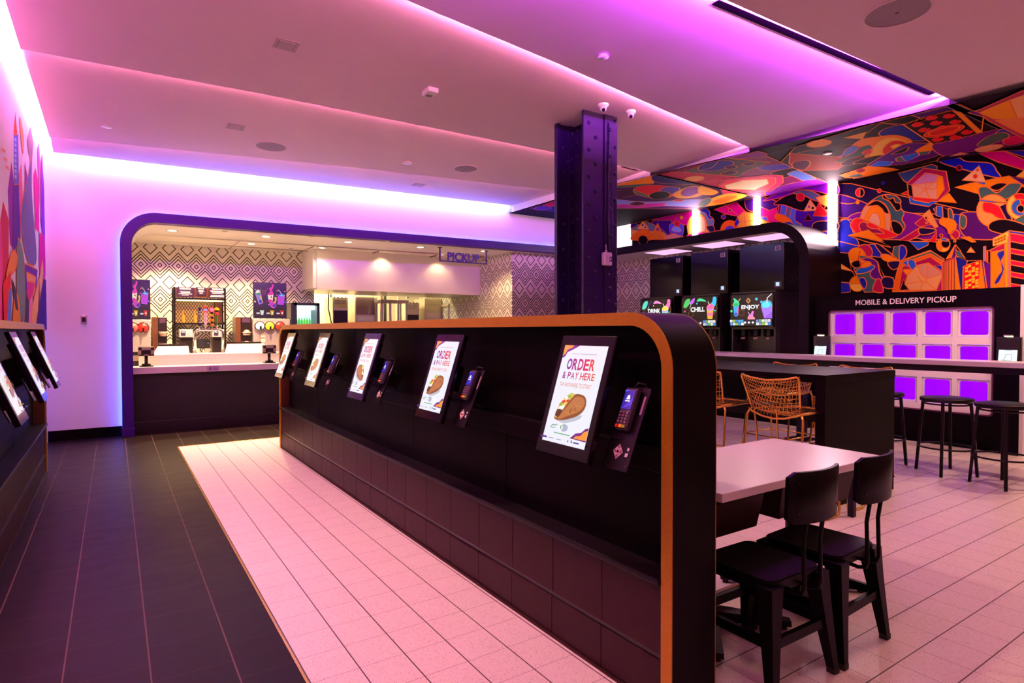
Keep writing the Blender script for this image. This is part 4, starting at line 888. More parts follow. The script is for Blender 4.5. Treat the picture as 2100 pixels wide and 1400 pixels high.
# ---- cook line behind the hood panel
def wbox(name, lab, cat, p0, p1, y, d, m, z0=None, extra=None, group=None, bev=.006):
    a, b = AY(*p0, y), AY(*p1, y); lo = b.z if z0 is None else z0
    th = Thing(name, lab, cat, ((a.x+b.x)/2, y+d/2, lo), 0, group); q = MB(); q.box(a.x, b.x, y, y+d, lo, a.z, m, bev); th.part('body', q)
    if extra: extra(th, a.x, b.x, lo, a.z, y)
    return th
KS = paint('kitchen_steel', (.66, .58, .44), .35, .35, noise=.15, scale=12)
def ex_oven(th, x0, x1, z0, z1, y):
    q = MB(); q.box(x0+.02, x1-.08, y-.012, y, z1-.42, z1-.04, paint('oven_glass', (.34, .26, .28), .15, .6), .004); th.part('door', q)
    q = MB(); q.box(x1-.06, x1-.045, y-.05, y-.035, z1-.42, z1-.05, CHROME, .004); q.box(x1-.06, x1-.045, y-.04, y, z1-.08, z1-.06, CHROME); q.box(x1-.06, x1-.045, y-.04, y, z1-.42, z1-.40, CHROME); th.part('handle', q)
    q = MB(); q.box(x0+.05, x1-.1, y-.008, y, z1-.56, z1-.46, PLASW, .003); th.part('control_panel', q)
wbox('oven', 'steel oven with a dark glossy door in the kitchen pass', 'oven', (728, 605), (775, 668), 12.75, .6, KS, 0, ex_oven)
def ex_warm(th, x0, x1, z0, z1, y):
    q = MB(); q.box(x0+.02, x1-.02, y-.006, y, z1-.55, z1-.28, BLACKP); th.part('opening', q)
    q = MB()
    for k in range(3): q.box(x0+.03+.09*k, x0+.105+.09*k, y-.01, y, z1-.14, z1-.04, STEEL, .004)
    th.part('front_panel', q)
    q = MB()
    for k in range(4): q.cyl((x0+.04+.08*k, y-.02, z1-.005), (x0+.04+.08*k, y, z1-.005), .012, BLACKP, n=10)
    th.part('knob', q)
wbox('food_warmer', 'steel food warmer with a black opening at the left end of the kitchen pass', 'food warmer', (682, 609), (714, 668), 12.7, .6, KS, 0, ex_warm)
wbox('food_warmer', 'steel food warmer with dark shelves in the middle of the kitchen pass', 'food warmer', (831, 620), (860, 668), 12.9, .6, KS, 0, ex_warm)
def ex_cab(th, x0, x1, z0, z1, y):
    q = MB()
    for k in range(3): q.box(x0+.02, x1-.02, y-.006, y, z1-.12-.16*k, z1-.02-.16*k, paint('cream_panel', (.72, .62, .44), .4), .003)
    th.part('drawer', q)
wbox('storage_cabinet', 'cream cabinet in the kitchen pass, right of the dark warmer', 'cabinet', (871, 612), (906, 668), 13.0, .6, KS, 0, ex_cab)
def rack(lab, p0, p1, y, m, lamps, legs):
    a, b = AY(*p0, y), AY(*p1, y)
    th = Thing('heat_lamp_shelf', lab, 'shelf', ((a.x+b.x)/2, y+.2, 0)); q = MB(); q.box(a.x, b.x, y, y+.4, b.z, a.z, m, .004); th.part('shelf', q)
    for k in range(legs):
        x = a.x+.04+(b.x-a.x-.08)*k/(legs-1)
        for dy in ((.04, .36) if k in (0, legs-1) else (.04,)): q = MB(); q.box(x-.02, x+.02, y+dy-.02, y+dy+.02, 0, b.z, STEEL, .003); th.part('leg', q)
    return th
rack('steel shelf on legs in the middle of the kitchen pass, purple lit', (781, 614), (838, 622), 12.3, STEEL, 0, 4)
rack('steel shelf on legs at the right end of the kitchen pass', (919, 623), (945, 629), 12.6, KS, 0, 3)
tubs = paint('cream_tub', (.78, .70, .55), .4)
for p0, p1, lab in (((942, 630), (951, 668), 'cream tub with a dark lid line in the kitchen pass, left of its pair'), ((954, 630), (962, 668), 'cream tub with a dark lid line in the kitchen pass, right of its pair')):
    a, b = AY(*p0, 13.2), AY(*p1, 13.2); th = Thing('food_tub', lab, 'tub', ((a.x+b.x)/2, 13.3, 0), 0, 'cream tubs'); q = MB(); q.box(a.x, b.x, 13.2, 13.4, .9, a.z-.02, tubs, .01); th.part('tub', q); q = MB(); q.box(a.x-.005, b.x+.005, 13.195, 13.405, a.z-.02, a.z, BLACKM, .003); th.part('lid', q)
q = MB(); a, b = AY(936, 640, 13.15), AY(975, 668, 13.15); q.box(a.x-.1, b.x, 13.15, 13.38, .86, .90, STEEL, .004); q.box(a.x-.08, b.x-.02, 13.17, 13.37, 0, .86, KS); solo('prep_table', q, 'steel prep table under the cream tubs in the kitchen pass', 'table')
a, b = AY(976, 612, 13.4), AY(987, 660, 13.4); q = MB(); q.box(a.x, b.x, 13.4, 13.6, 0, a.z, paint('wood_rack', (.62, .42, .12), .5), .004); q.box(a.x+.02, b.x, 13.38, 13.4, a.z-.3, a.z-.05, tubs, .004); solo('bun_rack', q, 'yellowish rack at the right end of the kitchen pass', 'rack')
a, b = AY(985.5, 590, 11.3), AY(989, 650, 11.3); q = MB(); q.box(a.x, b.x, 11.3, 11.34, 0, a.z, BLACKM, .003); solo('door_post', q, 'black upright post at the right end of the kitchen pass', 'post')
# wall mounted spouts, bottles and cables above the line
for px, lab in ((676, 'left'), (925, 'right')):
    p = AY(px, 595, 12.6 if px < 800 else 13.0); q = MB(); y = p.y; q.tube([(p.x, y, 2.5), (p.x-.02, y, 2.2), (p.x-.03, y, 1.9), (p.x+.03, y, 1.6), (p.x+.06, y, 1.5)], .012, RUBBER); solo('cable', q, 'black cable hanging at the %s end of the kitchen pass' % lab, 'cable')
for k, (px, py) in enumerate(((697, 600), (711, 600), (836, 610), (865, 608), (918, 610))):
    y = 12.66 if px < 800 else 12.8; p = AY(px, py, y); th = Thing('pressure_gauge', 'round gauge on the kitchen pass pipes, number %s from the left' % ['one', 'two', 'three', 'four', 'five'][k], 'gauge', (p.x, y, p.z), 0, 'gauges in the kitchen pass')
    q = MB(); q.cyl((p.x, y-.02, p.z), (p.x, y+.03, p.z), .035, PLASW, n=20); th.part('dial', q); q = MB(); q.cyl((p.x, y-.024, p.z), (p.x, y-.02, p.z), .015, BLACKP, n=14); th.part('hub', q); q = MB(); q.cyl((p.x, y+.0, p.z+.03), (p.x, y+.0, 2.55), .010, KS, n=8); th.part('pipe', q)
CT = paint('carton_white', (.80, .76, .66), .5)
for k, px in enumerate((731, 738, 745, 752, 759, 766)+(873, 880, 887, 894)):
    y, (ya_, yb_) = (12.95, (594, 604)) if px < 800 else (13.2, (602, 611)); a, b = AY(px, ya_, y), AY(px+5.6, yb_, y)
    q = MB(); q.box(a.x, b.x, y, y+.10, b.z, a.z, CT, .004); q.box(a.x+.008, b.x-.008, y-.002, y, b.z+.02, a.z-.04, flat('#d8b060'))
    solo('carton', q, 'small white carton %s in the row on top of the %s' % (['first', 'second', 'third', 'fourth', 'fifth', 'sixth'][k if k < 6 else k-6], 'oven' if k < 6 else 'cream cabinet'), 'carton', 'cartons in the kitchen pass', ((a.x+b.x)/2, y+.05, b.z))
for px, w, m, lab in ((789.5, .035, RUBBER, 'black upright pipe behind the purple lit steel shelf'), (782, .03, BROWN, 'brown upright pipe left of the black one in the kitchen pass'), (679, .025, RUBBER, 'thin dark upright pipe at the left end of the kitchen pass'), (816, .03, KS, 'pale steel upright pipe in the middle of the kitchen pass')):
    p = AY(px, 620, 13.3); q = MB(); q.cyl((p.x, 13.3, 0), (p.x, 13.3, 2.84), w, m, n=12); solo('pipe', q, lab, 'pipe')
p = AY(928, 606, 13.25); q = MB()
for pts in (((0, -.25), (0, .0), (0, .25)), ((0, 0), (.14, .07), (.26, .18)), ((0, .05), (-.09, .14), (-.12, .25))): q.tube([(p.x+a, 13.25, p.z-.05+b) for a, b in pts], .02, RUBBER)
q.cyl((p.x, 13.25, p.z-.33), (p.x, 13.25, p.z-.28), .05, RUBBER); solo('cable_harness', q, 'black branching cable harness above the right steel shelf in the kitchen pass', 'cable')
# kitchen lamps
for k, (px, py) in enumerate(((353, 473), (354.5, 492), (545, 485), (515, 500), (660, 508), (714, 496.5), (788, 516), (862, 507), (905, 523), (993, 515))):
    p = AZ(px, py, 2.93)
    if p.y < 10.9: p = AZ(px, py, hz(p.x)-.135)
    lab = ['downlight in the arch soffit nearest its left corner', 'downlight just behind the leftmost one in the kitchen ceiling', 'second downlight from the left in the arch soffit', 'downlight in the kitchen ceiling, behind the second soffit downlight', 'downlight in the kitchen ceiling at the left end of the hood panel', 'middle downlight in the arch soffit', 'downlight in the kitchen ceiling in front of the hood panel middle', 'downlight in the arch soffit left of the PICKUP sign', 'downlight seen just below the left hanger of the PICKUP sign', 'downlight at the right hanger of the PICKUP sign'][k]
    th = Thing('downlight', lab, 'ceiling light', tuple(p), 0, 'kitchen downlights')
    q = MB(); q.lathe([(.085, -.004), (.085, .0), (.06, -.001), (.058, .03)], tuple(p), PLASW, 24); th.part('trim_ring', q)
    q = MB(); q.lathe([(.058, -.0005), (0, -.0005)], tuple(p), emis('downlight_glow', (1, .80, .50), 12), 24); th.part('lamp', q)
    L = bpy.data.lights.new('bulb', 'SPOT'); L.energy = L_DOWN[1]*(.07 if k in (4, 6, 8) else .22 if k in (5, 7) else .2 if k == 9 else .85 if k in (1, 3) else 1.35); L.color = L_DOWN[0]; L.spot_size = math.radians(125); L.spot_blend = .6; L.shadow_soft_size = .05
    lo = bpy.data.objects.new('bulb', L); COL.objects.link(lo); lo.parent = th.o; lo.location = (0, 0, -.02)
q = MB()
for x in (2.2, 4.3): q.box(x-.6, x+.6, 13.1, 13.4, 2.86, 2.90, emis('kitchen_troffer', (1, .80, .44), 75))
solo('ceiling_light', q, 'bright ceiling light over the cook line behind the hood panel', 'ceiling light')
for px, py in ((461, 474), (639, 486), (794, 497), (927, 506), (670, 514), (442, 467)):
    pass
for k, (px, py) in enumerate(((461, 474), (639, 486), (794, 497), (597, 509))):
    p = AZ(px, py, 2.93); p.z = hz(p.x)-.133 if p.y < 10.9 else 2.925; q = MB(); q.lathe([(.04, 0), (.04, -.006), (.03, -.012), (0, -.013)], tuple(p), STEEL, 18)
    solo('sprinkler_cover', q, ['small round sprinkler cover in the arch soffit, left part', 'small round sprinkler cover in the arch soffit, middle', 'small round sprinkler cover in the arch soffit, right part', 'small dark sprinkler in the kitchen ceiling near the left end of the hood panel'][k], 'sprinkler', loc=tuple(p))
# hanging PICKUP sign
y = 9.98; a, b = AY(902, 502, y), AY(997, 541, y)
th = Thing('pickup_sign', 'hanging sign of a thin frame carrying the letters PICKUP', 'sign', ((a.x+b.x)/2, y, b.z))
zt = hz(a.x)-.13; q = MB()
for x in (a.x, b.x): q.box(x-.011, x+.011, y-.011, y+.011, b.z, zt, PURP, .002); q.box(x-.03, x+.03, y-.03, y+.03, zt-.015, zt, PURP, .002)
q.box(a.x-.011, b.x+.011, y-.011, y+.011, b.z-.011, b.z+.011, PURP, .002); th.part('frame', q)
V, F, _ = text_tris('PICKUP', .012); l, r_ = AY(918, 540, y).x, AY(983, 540, y).x; h = .16; q = MB(); PL = paint('purple_letters', (.06, .012, .35), .3)
for yy in (y-.012, y+.012): q.add([(l+(r_-l)*u, yy, b.z+.011+h*v) for u, v in V], F, PL)
th.part('lettering', q, label='purple letters PICKUP')
# thermostat on the white wall
p = AY(172, 655, 9.765); th = Thing('thermostat', 'small grey thermostat on the white wall left of the kitchen arch', 'thermostat', (p.x, 9.76, p.z)); q = MB(); q.box(p.x-.035, p.x+.035, 9.745, YB, p.z-.06, p.z+.06, STEEL, .006); cs = th.part('case', q); q = MB(); q.box(p.x-.022, p.x+.022, 9.742, 9.745, p.z-.035, p.z+.03, BLACKP, .002); th.part('display', q, under=cs)
# =================================================================== DRINK ALCOVE ON THE RIGHT
AXF = 8.40
def alc(d, r, t=0): return [(9.74, 3.075-t), (5.46, 3.075-t)]+arc(4.86+r, 3.075-r, r-t, 90, 180, 12)[1:]+[(4.86+t, 0)]
o_, i_ = alc(0, .62), alc(0, .62, .15)
SH = paint('alcove_shell', (.005, .002, .004), .55, spec=.12)
q = MB(); O0, I0 = [(AXF, y, z) for y, z in o_], [(AXF, y, z) for y, z in i_]; O1, I1 = [(XM, y, z) for y, z in o_], [(XM, y, z) for y, z in i_]
q.strip(O0, I0, SH); q.strip(O0, O1, SH, smooth=True); struct('trim_5', q)
q = MB(); q.strip(I0, I1, WHITE, smooth=True); struct('ceiling.004', q)
q = MB(); q.quad((9.26, 4.9, 0), (9.26, 9.9, 0), (9.26, 9.9, 3.0), (9.26, 4.9, 3.0), ZIG); struct('wall_alcove', q)
for k, P in enumerate(([(1332, 517), (1392, 507.5), (1434, 512), (1363, 518)], [(1427, 503.6), (1492, 495), (1538, 498), (1457, 506)], [(1538, 490), (1595, 481.7), (1628, 485), (1571, 492.6)])):
    yc = [7.85, 6.72, 5.72][k]; q = MB(); q.box(8.52, 9.05, yc-.34, yc+.34, 2.905, 2.925, emis('alcove_panel', (1.0, .46, .84), 1.15), .002); fr = MB(); fr.box(8.50, 9.07, yc-.36, yc+.36, 2.912, 2.926, PLASW, .002)
    th = Thing('ceiling_panel_light', ['lit ceiling panel over the farthest drink machine', 'lit ceiling panel over the middle drink machine', 'lit ceiling panel over the nearest drink machine'][k], 'ceiling light', (8.8, yc, 2.91), 0, 'lit panels in the drink alcove ceiling'); th.part('frame', fr); th.part('diffuser', q)
dc = Thing('drink_counter', 'pale topped counter under the drink machines in the alcove', 'counter', (8.8, 6.8, 0))
q = MB(); q.box(8.36, 9.25, 5.02, 8.9, .92, .975, SOLID, .003); dc.part('countertop', q)
q = MB(); q.box(8.42, 9.25, 5.04, 8.88, 0, .92, BLACK, .003); dc.part('cabinet', q)
BINS = [(7.349, 8.142), (6.387, 7.162), (5.377, 6.161)]
def vend(k, word, y0, y1, lab, lab2):
    # ice bin on top
    b0, b1 = BINS[k]
    ib = Thing('ice_bin', lab2, 'ice machine', (8.9, (y0+y1)/2, 2.05), 0, 'black ice bins over the drink machines')
    GL_ = paint('gloss_black_panel', (.004, .002, .005), .12, spec=.22)
    q = MB(); q.box(8.60, 9.22, b0, b1, 2.05, 2.79, GL_, .006); bd = ib.part('body', q)
    q = MB(); yy, zz = b0+.10, 2.70; q.box(8.592, 8.60, yy-.045, yy+.045, zz-.035, zz+.035, paint('badge_white', (.62, .55, .62), .4), .003); q.cyl((8.590, yy, zz), (8.592, yy, zz), .028, flat('#241050'), n=18); q.cyl((8.588, yy, zz), (8.590, yy, zz), .012, paint('badge_white', (.62, .55, .62), .4), n=14); ib.part('badge', q, under=bd, label='pale badge')
    q = MB(); zz = 2.14; q.box(8.585, 8.60, yy-.075, yy+.055, zz-.05, zz+.045, BLACKP, .004); ib.part('control_panel', q, under=bd)
    A = Art(lambda u, v: (8.584, yy-u, zz+v), (-1, 0, 0), lambda c: glow(c, 1.3)); A.poly([(-.025, -.03), (.035, -.03), (.035, .03), (-.025, .03)], '#9fc4e8'); A.poly([(-.025, -.03), (.0, -.03), (.0, -.012), (-.025, -.012)], '#d88ad0'); ib.part('control_display', A.mb, under=bd)
    dm = Thing('drink_machine', lab, 'drink machine', (8.85, (y0+y1)/2, .975), 0, 'touch screen drink machines')
    q = MB(); q.box(8.55, 9.24, y0, y1, 1.44, 2.05, BLACKP, .006); q.box(8.80, 9.24, y0, y1, .975, 1.44, BLACKP, .004); q.box(8.46, 9.24, y0-.01, y1+.01, .976, 1.03, BLACKP, .006)
    q.box(8.55, 8.80, y0, y0+.03, 1.03, 1.44, BLACKP); q.box(8.55, 8.80, y1-.03, y1, 1.03, 1.44, BLACKP); dm.part('body', q)
    q = MB(); q.box(8.50, 8.55, y0+.005, y1-.005, 1.475, 2.02, GLASSBLK, .005); sc = dm.part('screen_casing', q)
    w = y1-y0-.04; ya = y1-.02
    A = Art(lambda u, v: (8.4985, ya-u*w, 1.50+v*.50), (-1, 0, 0), lambda c: glow(c, 1.15), eps=.0005, clip=(0, 1, 0, 1))
    A.poly([(0, 0), (1, 0), (1, 1), (0, 1)], '#0c0608')
    for kk in range(7): A.line([(.45+.02*kk, 1.0-.0*kk), (.60+.05*kk, .62), (.75+.05*kk, 1.0)], .008, '#3a2416')
    A.line([(.02, .70), (.14, .60)], .01, '#a8743a'); A.ring(.27, .42, .07, .10, .008, '#8a6030'); A.ring(.88, .60, .12, .2, .008, '#9a6a34')
    if k == 2:
        A.poly([(.38, .80), (.44, .90), (.50, .80), (.44, .70)], '#b98a4a'); A.poly([(.41, .80), (.44, .85), (.47, .80), (.44, .75)], '#2a1a0e')
        A.poly([(.07, .66), (.21, .66), (.19, .34), (.14, .29), (.09, .34)], '#2aa0e8'); A.blob([(.06, .68), (.09, .80), (.07, .90), (.12, .88), (.20, .78), (.22, .68), (.14, .62)], '#3fd090'); A.blob([(.08, .70), (.14, .74), (.20, .70), (.14, .63)], '#1fae5a'); A.poly([(.17, .6), (.21, .6), (.19, .34), (.16, .42)], '#f0609a'); A.oval(.14, .38, .04, .05, '#1f50c0'); A.line([(.19, .78), (.25, .88)], .016, '#c8d080')
        A.poly([(.74, .62), (1.0, .66), (1.0, .22), (.82, .22)], '#a06fe0'); A.oval(.87, .66, .12, .12, '#2fb8ea'); A.blob([(.76, .66), (.84, .72), (.95, .68), (.93, .58), (.80, .56)], '#56d6f4'); A.poly([(.88, .30), (1, .44), (1, .22), (.82, .22)], '#8a50d8'); A.line([(.88, .70), (.89, .86), (.99, .98)], .018, '#f4f4f4')
        A.blob([(.44, .20), (.46, .34), (.50, .36), (.54, .46), (.58, .44), (.56, .32), (.60, .20)], '#ff7ad0'); A.blob([(.44, .20), (.48, .30), (.58, .28), (.60, .20)], '#f08a9a'); A.line([(.44, .44), (.48, .36)], .014, '#e8c0e0')
        for x, y, c in ((.64, .84, '#4ac8f0'), (.76, .74, '#4aa8e8'), (.03, .48, '#3fd090')): A.oval(x, y, .03, .042, c, n=14)
    else:
        cc = ['#7fe0d0', '#ff7ab0', '#f2d060'] if k == 0 else ['#f2a83a', '#4ad0e0', '#ff6aa0']
        A.blob([(.05, .70), (.12, .92), (.24, .96), (.22, .78), (.14, .66)], '#58d0b8' if k == 0 else '#46c060'); A.line([(.24, .62), (.30, .84)], .012, '#c8d8b0')
        A.blob([(.22, .80), (.30, .92), (.38, .98), (.36, .84), (.28, .76)], '#c060e0' if k else '#2a1a4a'); A.blob([(.44, .86), (.52, .96), (.66, .90), (.70, .84), (.56, .86)], '#40d890' if k else '#ff8ad0'); A.blob([(.82, .70), (.88, .84), (.90, .98), (.98, .96), (.97, .74), (.90, .62)], '#30b8f0' if k else '#ff70b8')
        A.poly([(.72, .62), (.92, .62), (.88, .24), (.75, .24)], cc[0]); A.oval(.82, .60, .09, .09, '#b090f0'); A.blob([(.72, .62), (.78, .74), (.88, .74), (.93, .62), (.82, .56)], cc[2]); A.poly([(.74, .45), (.9, .45), (.89, .35), (.75, .35)], cc[2]); A.line([(.80, .72), (.76, .84)], .014, '#f6f0e0')
        for x, y, c in ((.45, .78, cc[1]), (.95, .52, '#40d0c0'), (.10, .52, cc[2])): A.oval(x, y, .02, .03, c, n=12)
    A.text(word, *((.28, .71) if k == 2 else (.27, .67)), .50, .66, '#f6f4f6', .03)
    A.poly([(0, 0), (1, 0), (1, .20), (0, .20)], '#140a1c'); pc = ['#2a8ae0', '#e8eef6', '#6fc040', '#30a0e8', '#f2f4f8', '#f4f6fa', '#4aa0e8', '#86c848', '#e8f0f0', '#2a80e0']
    for r in range(2):
        for c in range(10):
            x = .005+.07*c+(.29 if c > 4 else 0); A.poly([(x, .015+.095*r), (x+.06, .015+.095*r), (x+.06, .095+.095*r), (x, .095+.095*r)], pc[(c*(3 if r else 1)+r*4) % 10]); A.oval(x+.03, .05+.095*r, .014, .02, ['#f2a030', '#20a090', '#e04060', '#204090'][(c+r) % 4], n=8)
    for x in (.39, .485, .58): A.oval(x, .10, .025, .036, '#f0f4fa', n=12)
    dm.part('display', A.mb, under=sc, label='lit display with drink cups and the word '+word)
    q = MB(); yc = (y0+y1)/2
    for dy in (-.23, 0, .23):
        q = MB(); q.box(8.62, 8.72, yc+dy-.035, yc+dy+.035, 1.33, 1.44, BLACKM, .006); q.cyl((8.66, yc+dy, 1.29), (8.66, yc+dy, 1.33), .014, CHROME); q.box(8.60, 8.64, yc+dy-.03, yc+dy+.03, 1.28, 1.31, paint('nozzle_lever', (.28, .14, .18), .3), .004)
        dm.part('nozzle', q)
    q = MB(); q.box(8.47, 8.79, y0+.05, y1-.05, 1.031, 1.037, STEEL, .001); dm.part('drip_grille', q)
vend(0, 'DRINK', 7.508, 8.299, 'drink machine whose screen reads DRINK, farthest from the lockers', 'black ice bin farthest from the pickup lockers')
vend(1, 'CHILL', 6.501, 7.293, 'drink machine whose screen reads CHILL, middle one of the alcove', 'black ice bin in the middle of the three')
vend(2, 'ENJOY', 5.479, 6.271, 'drink machine whose screen reads ENJOY, nearest the lockers', 'black ice bin nearest the pickup lockers')
# =================================================================== PICKUP LOCKERS
cx, cyA, cyB, ch = 8.49, 2.45, 4.855, 1.912
nA, nB, nz0, nz1 = 2.69, 4.62, .415, 1.70
cab = Thing('locker_cabinet', 'black cabinet lettered MOBILE & DELIVERY PICKUP holding purple lit lockers', 'cabinet', (8.85, 3.65, 0))
q = MB(); B_ = BLACK
q.box(cx, 9.28, cyA, nA, 0, ch, B_); q.box(cx, 9.28, nB, cyB, 0, ch, B_); q.box(cx, 9.28, nA, nB, nz1, ch, B_); q.box(cx, 9.28, nA, nB, .10, nz0, B_); q.box(cx+.06, 9.28, nA, nB, 0, .10, B_); q.box(9.2, 9.28, nA, nB, nz0, nz1, B_)
cab.part('carcass', q)
q = MB(); q.box(cx-.003, 9.28, cyA-.035, cyA, 0, ch+.02, SOLID, .002); cab.part('end_trim', q, label='pale edge strip at the right end')
q = MB(); rr = rrect(nA, nB, nz0, nz1, .05); ri = rrect(nA+.016, nB-.016, nz0+.016, nz1-.016, .04); q.strip([(cx-.004, y, z) for y, z in rr], [(cx-.004, y, z) for y, z in ri], paint('niche_edge', (.10, .02, .07), .35), True); q.strip([(cx-.004, y, z) for y, z in ri], [(cx+.05, y, z) for y, z in ri], paint('niche_edge', (.10, .02, .07), .35), True); cab.part('niche_edge', q)
V, F, _ = text_tris('MOBILE & DELIVERY PICKUP', .012); q = MB(); q.add([(cx-.003, 4.247-(4.247-3.064)*u, 1.765+.072*v) for u, v in V], F, paint('sign_lettering', (.85, .74, .80), .4)); cab.part('lettering', q, label='white letters MOBILE & DELIVERY PICKUP')
LK = paint('locker_white', (.80, .72, .76), .38)
cw, rh = (nB-nA-.032)/5, (nz1-nz0-.032)/3
PUR = emis('locker_glow', (.30, .001, .80), 1.0, (.25, .02, .4))
pg, nt, bb = newmat('locker_glass'); bb.inputs['Transmission Weight'].default_value = 1; bb.inputs['IOR'].default_value = 1.12; bb.inputs['Roughness'].default_value = .03; bb.inputs['Base Color'].default_value = (.9, .85, 1, 1)
rows = ['top', 'middle', 'bottom']; colsn = ['first', 'second', 'third', 'fourth', 'fifth']
lk0 = None
for r in range(3):
    for c in range(5):
        y1 = nB-.016-cw*c; y0 = y1-cw; z1 = nz1-.016-rh*r; z0 = z1-rh
        lab = 'purple lit pickup locker in the %s row, %s column from the drink alcove' % (rows[r], colsn[c])
        if lk0 is None:
            lk = Thing('pickup_locker', lab, 'locker', (cx+.03, (y0+y1)/2, z0), 0, 'pickup lockers'); h, w = rh, cw; hy = w/2
            q = MB(); fx = -.012; D = (hy-.026, .078, h-.014)    # opening half width, bottom, top
            for a, b, c_, d in ((-hy, hy, D[2], h), (-hy, hy, 0, D[1]), (-hy, -D[0], D[1], D[2]), (D[0], hy, D[1], D[2])): q.box(fx, .03, a, b, c_, d, LK)
            lk.part('surround', q, True)
            q = MB(); oo = [(y, z) for y, z in rrect(-D[0]+.004, D[0]-.004, D[1]+.004, D[2]-.004, .012)]; ii = [(y, z) for y, z in rrect(-D[0]+.022, D[0]-.022, D[1]+.022, D[2]-.022, .03)]
            q.strip([(.004, y, z) for y, z in oo], [(.004, y, z) for y, z in ii], LK, True); q.strip([(.004, y, z) for y, z in oo], [(.03, y, z) for y, z in oo], LK, True); q.strip([(.004, y, z) for y, z in ii], [(.03, y, z) for y, z in ii], LK, True); dr = lk.part('door', q, True)
            q = MB(); q.add([(.014, y, z) for y, z in ii], [list(range(len(ii)))], pg); lk.part('window_pane', q, True, dr)
            q = MB(); yb_, zb, zt = D[0]-.0, D[1]+.0, D[2]
            q.quad((.38, -yb_, zb), (.38, yb_, zb), (.38, yb_, zt), (.38, -yb_, zt), PUR)
            sd = emis('locker_side', (.27, .001, .74), .85, (.25, .02, .4))
            q.quad((.03, -yb_, zb), (.38, -yb_, zb), (.38, -yb_, zt), (.03, -yb_, zt), sd); q.quad((.03, yb_, zb), (.38, yb_, zb), (.38, yb_, zt), (.03, yb_, zt), sd); q.quad((.03, -yb_, zb), (.38, -yb_, zb), (.38, yb_, zb), (.03, yb_, zb), sd); q.quad((.03, -yb_, zt), (.38, -yb_, zt), (.38, yb_, zt), (.03, yb_, zt), sd)
            q.box(.20, .30, -yb_*.7, yb_*.7, zt-.012, zt-.004, emis('locker_lamp', (.35, .08, 1), 2.5)); q.box(.12, .36, -yb_+.01, yb_-.05, zb+.05, zb+.056, sd)
            lk.part('lit_interior', q, True, label='glowing purple inside'); lk0 = lk
        else: dup(lk0.o, (cx+.03, (y0+y1)/2, z0), 0, lab)
# check-in tablets
for px0, px1, zc, lab in ((1672, 1697, 0, 'white lit check-in tablet at the left end of the locker cabinet'), (2050, 2088, 0, 'white lit check-in tablet at the right end of the locker cabinet')):
    t0, t1 = AX((px0+px1)/2, 705, cx-.05), None; yc = t0.y; hw = .085; z0, z1 = 1.03, 1.30
    th = Thing('checkin_tablet', lab, 'tablet', (cx, yc, z0), 0, 'check-in tablets on the locker cabinet')
    M_ = Matrix(((0, .18, -.983, cx-.10), (-1, 0, 0, yc), (0, .983, .18, z0), (0, 0, 0, 1)))
    q = MB(); q.box(-hw-.008, hw+.008, -.01, .26, -.014, 0, BLACKP, .005, M_); cs = th.part('casing', q)
    A = Art(lambda u, v: M_@Vector((u, v, .0006)), M_.to_3x3()@Vector((0, 0, 1)), lambda c: glow(c, 1.15)); A.poly([(-hw, 0), (hw, 0), (hw, .25), (-hw, .25)], '#d8f0f2'); A.text('Welcome', -.035, .035, .165, .182, '#1c2a3a', .03); A.line([(-.04, .05), (.035, .05), (.035, .12), (-.02, .12), (-.025, .07), (-.055, .05)], .005, '#5a7a88'); A.line([(-.05, .025), (.05, .025)], .004, '#6a8a98'); A.oval(0, .225, .006, .006, '#4a5a70', n=8); th.part('display', A.mb, under=cs, label='pale blue lit screen')
    q = MB(); q.box(cx-.07, cx, yc-.11, yc+.11, z0+.02, 1.345, BLACKP, .008); th.part('mount', q)
    q = MB(); q.box(cx-.11, cx-.02, yc-.035, yc+.035, 1.355, 1.37, STEEL, .003, Matrix.Identity(4)); q.box(cx-.11, cx-.05, yc-.04, yc+.025, 1.347, 1.355, emis('tablet_lamp', (1, .82, .5), 5)); th.part('lamp', q)
# =================================================================== MURALS
K, PU, DP, MG, RD, CR, OR, YE, PE, BL, SB, TG, VI, OL = '#12050f', '#43107a', '#1e0d42', '#e2008c', '#e01c2c', '#b3164c', '#f98a0c', '#ffc648', '#f6b680', '#2226b4', '#2560d6', '#466664', '#7c1296', '#ea7a34'
fA = lambda p: (p[0]/4.56+1240, p[1]/4.56+180)
fB = lambda p: (p[0]/4.56+1640, p[1]/4.56+180)
fC = lambda p: (p[0]/5.25+1700, p[1]/5.25+440)
def ell(cx, cy, rx, ry=None, rot=0, a0=0, a1=360, n=26):
    ry = ry or rx; c, s_ = math.cos(math.radians(rot)), math.sin(math.radians(rot)); o = []
    for i in range(n+(a1-a0 < 360)):
        a = math.radians(a0+(a1-a0)*i/n); x, y = rx*math.cos(a), ry*math.sin(a); o.append((cx+x*c-y*s_, cy+x*s_+y*c))
    return o
def draw(A, f, to, items, w=.013):
    """items: (kind, points, colour[, outline]); to: photo point -> point on the painted surface"""
    for it in items:
        k, pts, c = it[:3]; ol = it[3] if len(it) > 3 else OL
        P_ = [to(*f(p)) for p in pts]
        if k == 'p': A.poly(P_, c, ol, w)
        elif k == 'b': A.blob(P_, c, ol, w, 5)
        elif k == 'l': A.line(P_, w*.9, c)
        elif k == 's': A.line(cat_spline(P_, 5, False), w*.9, c)
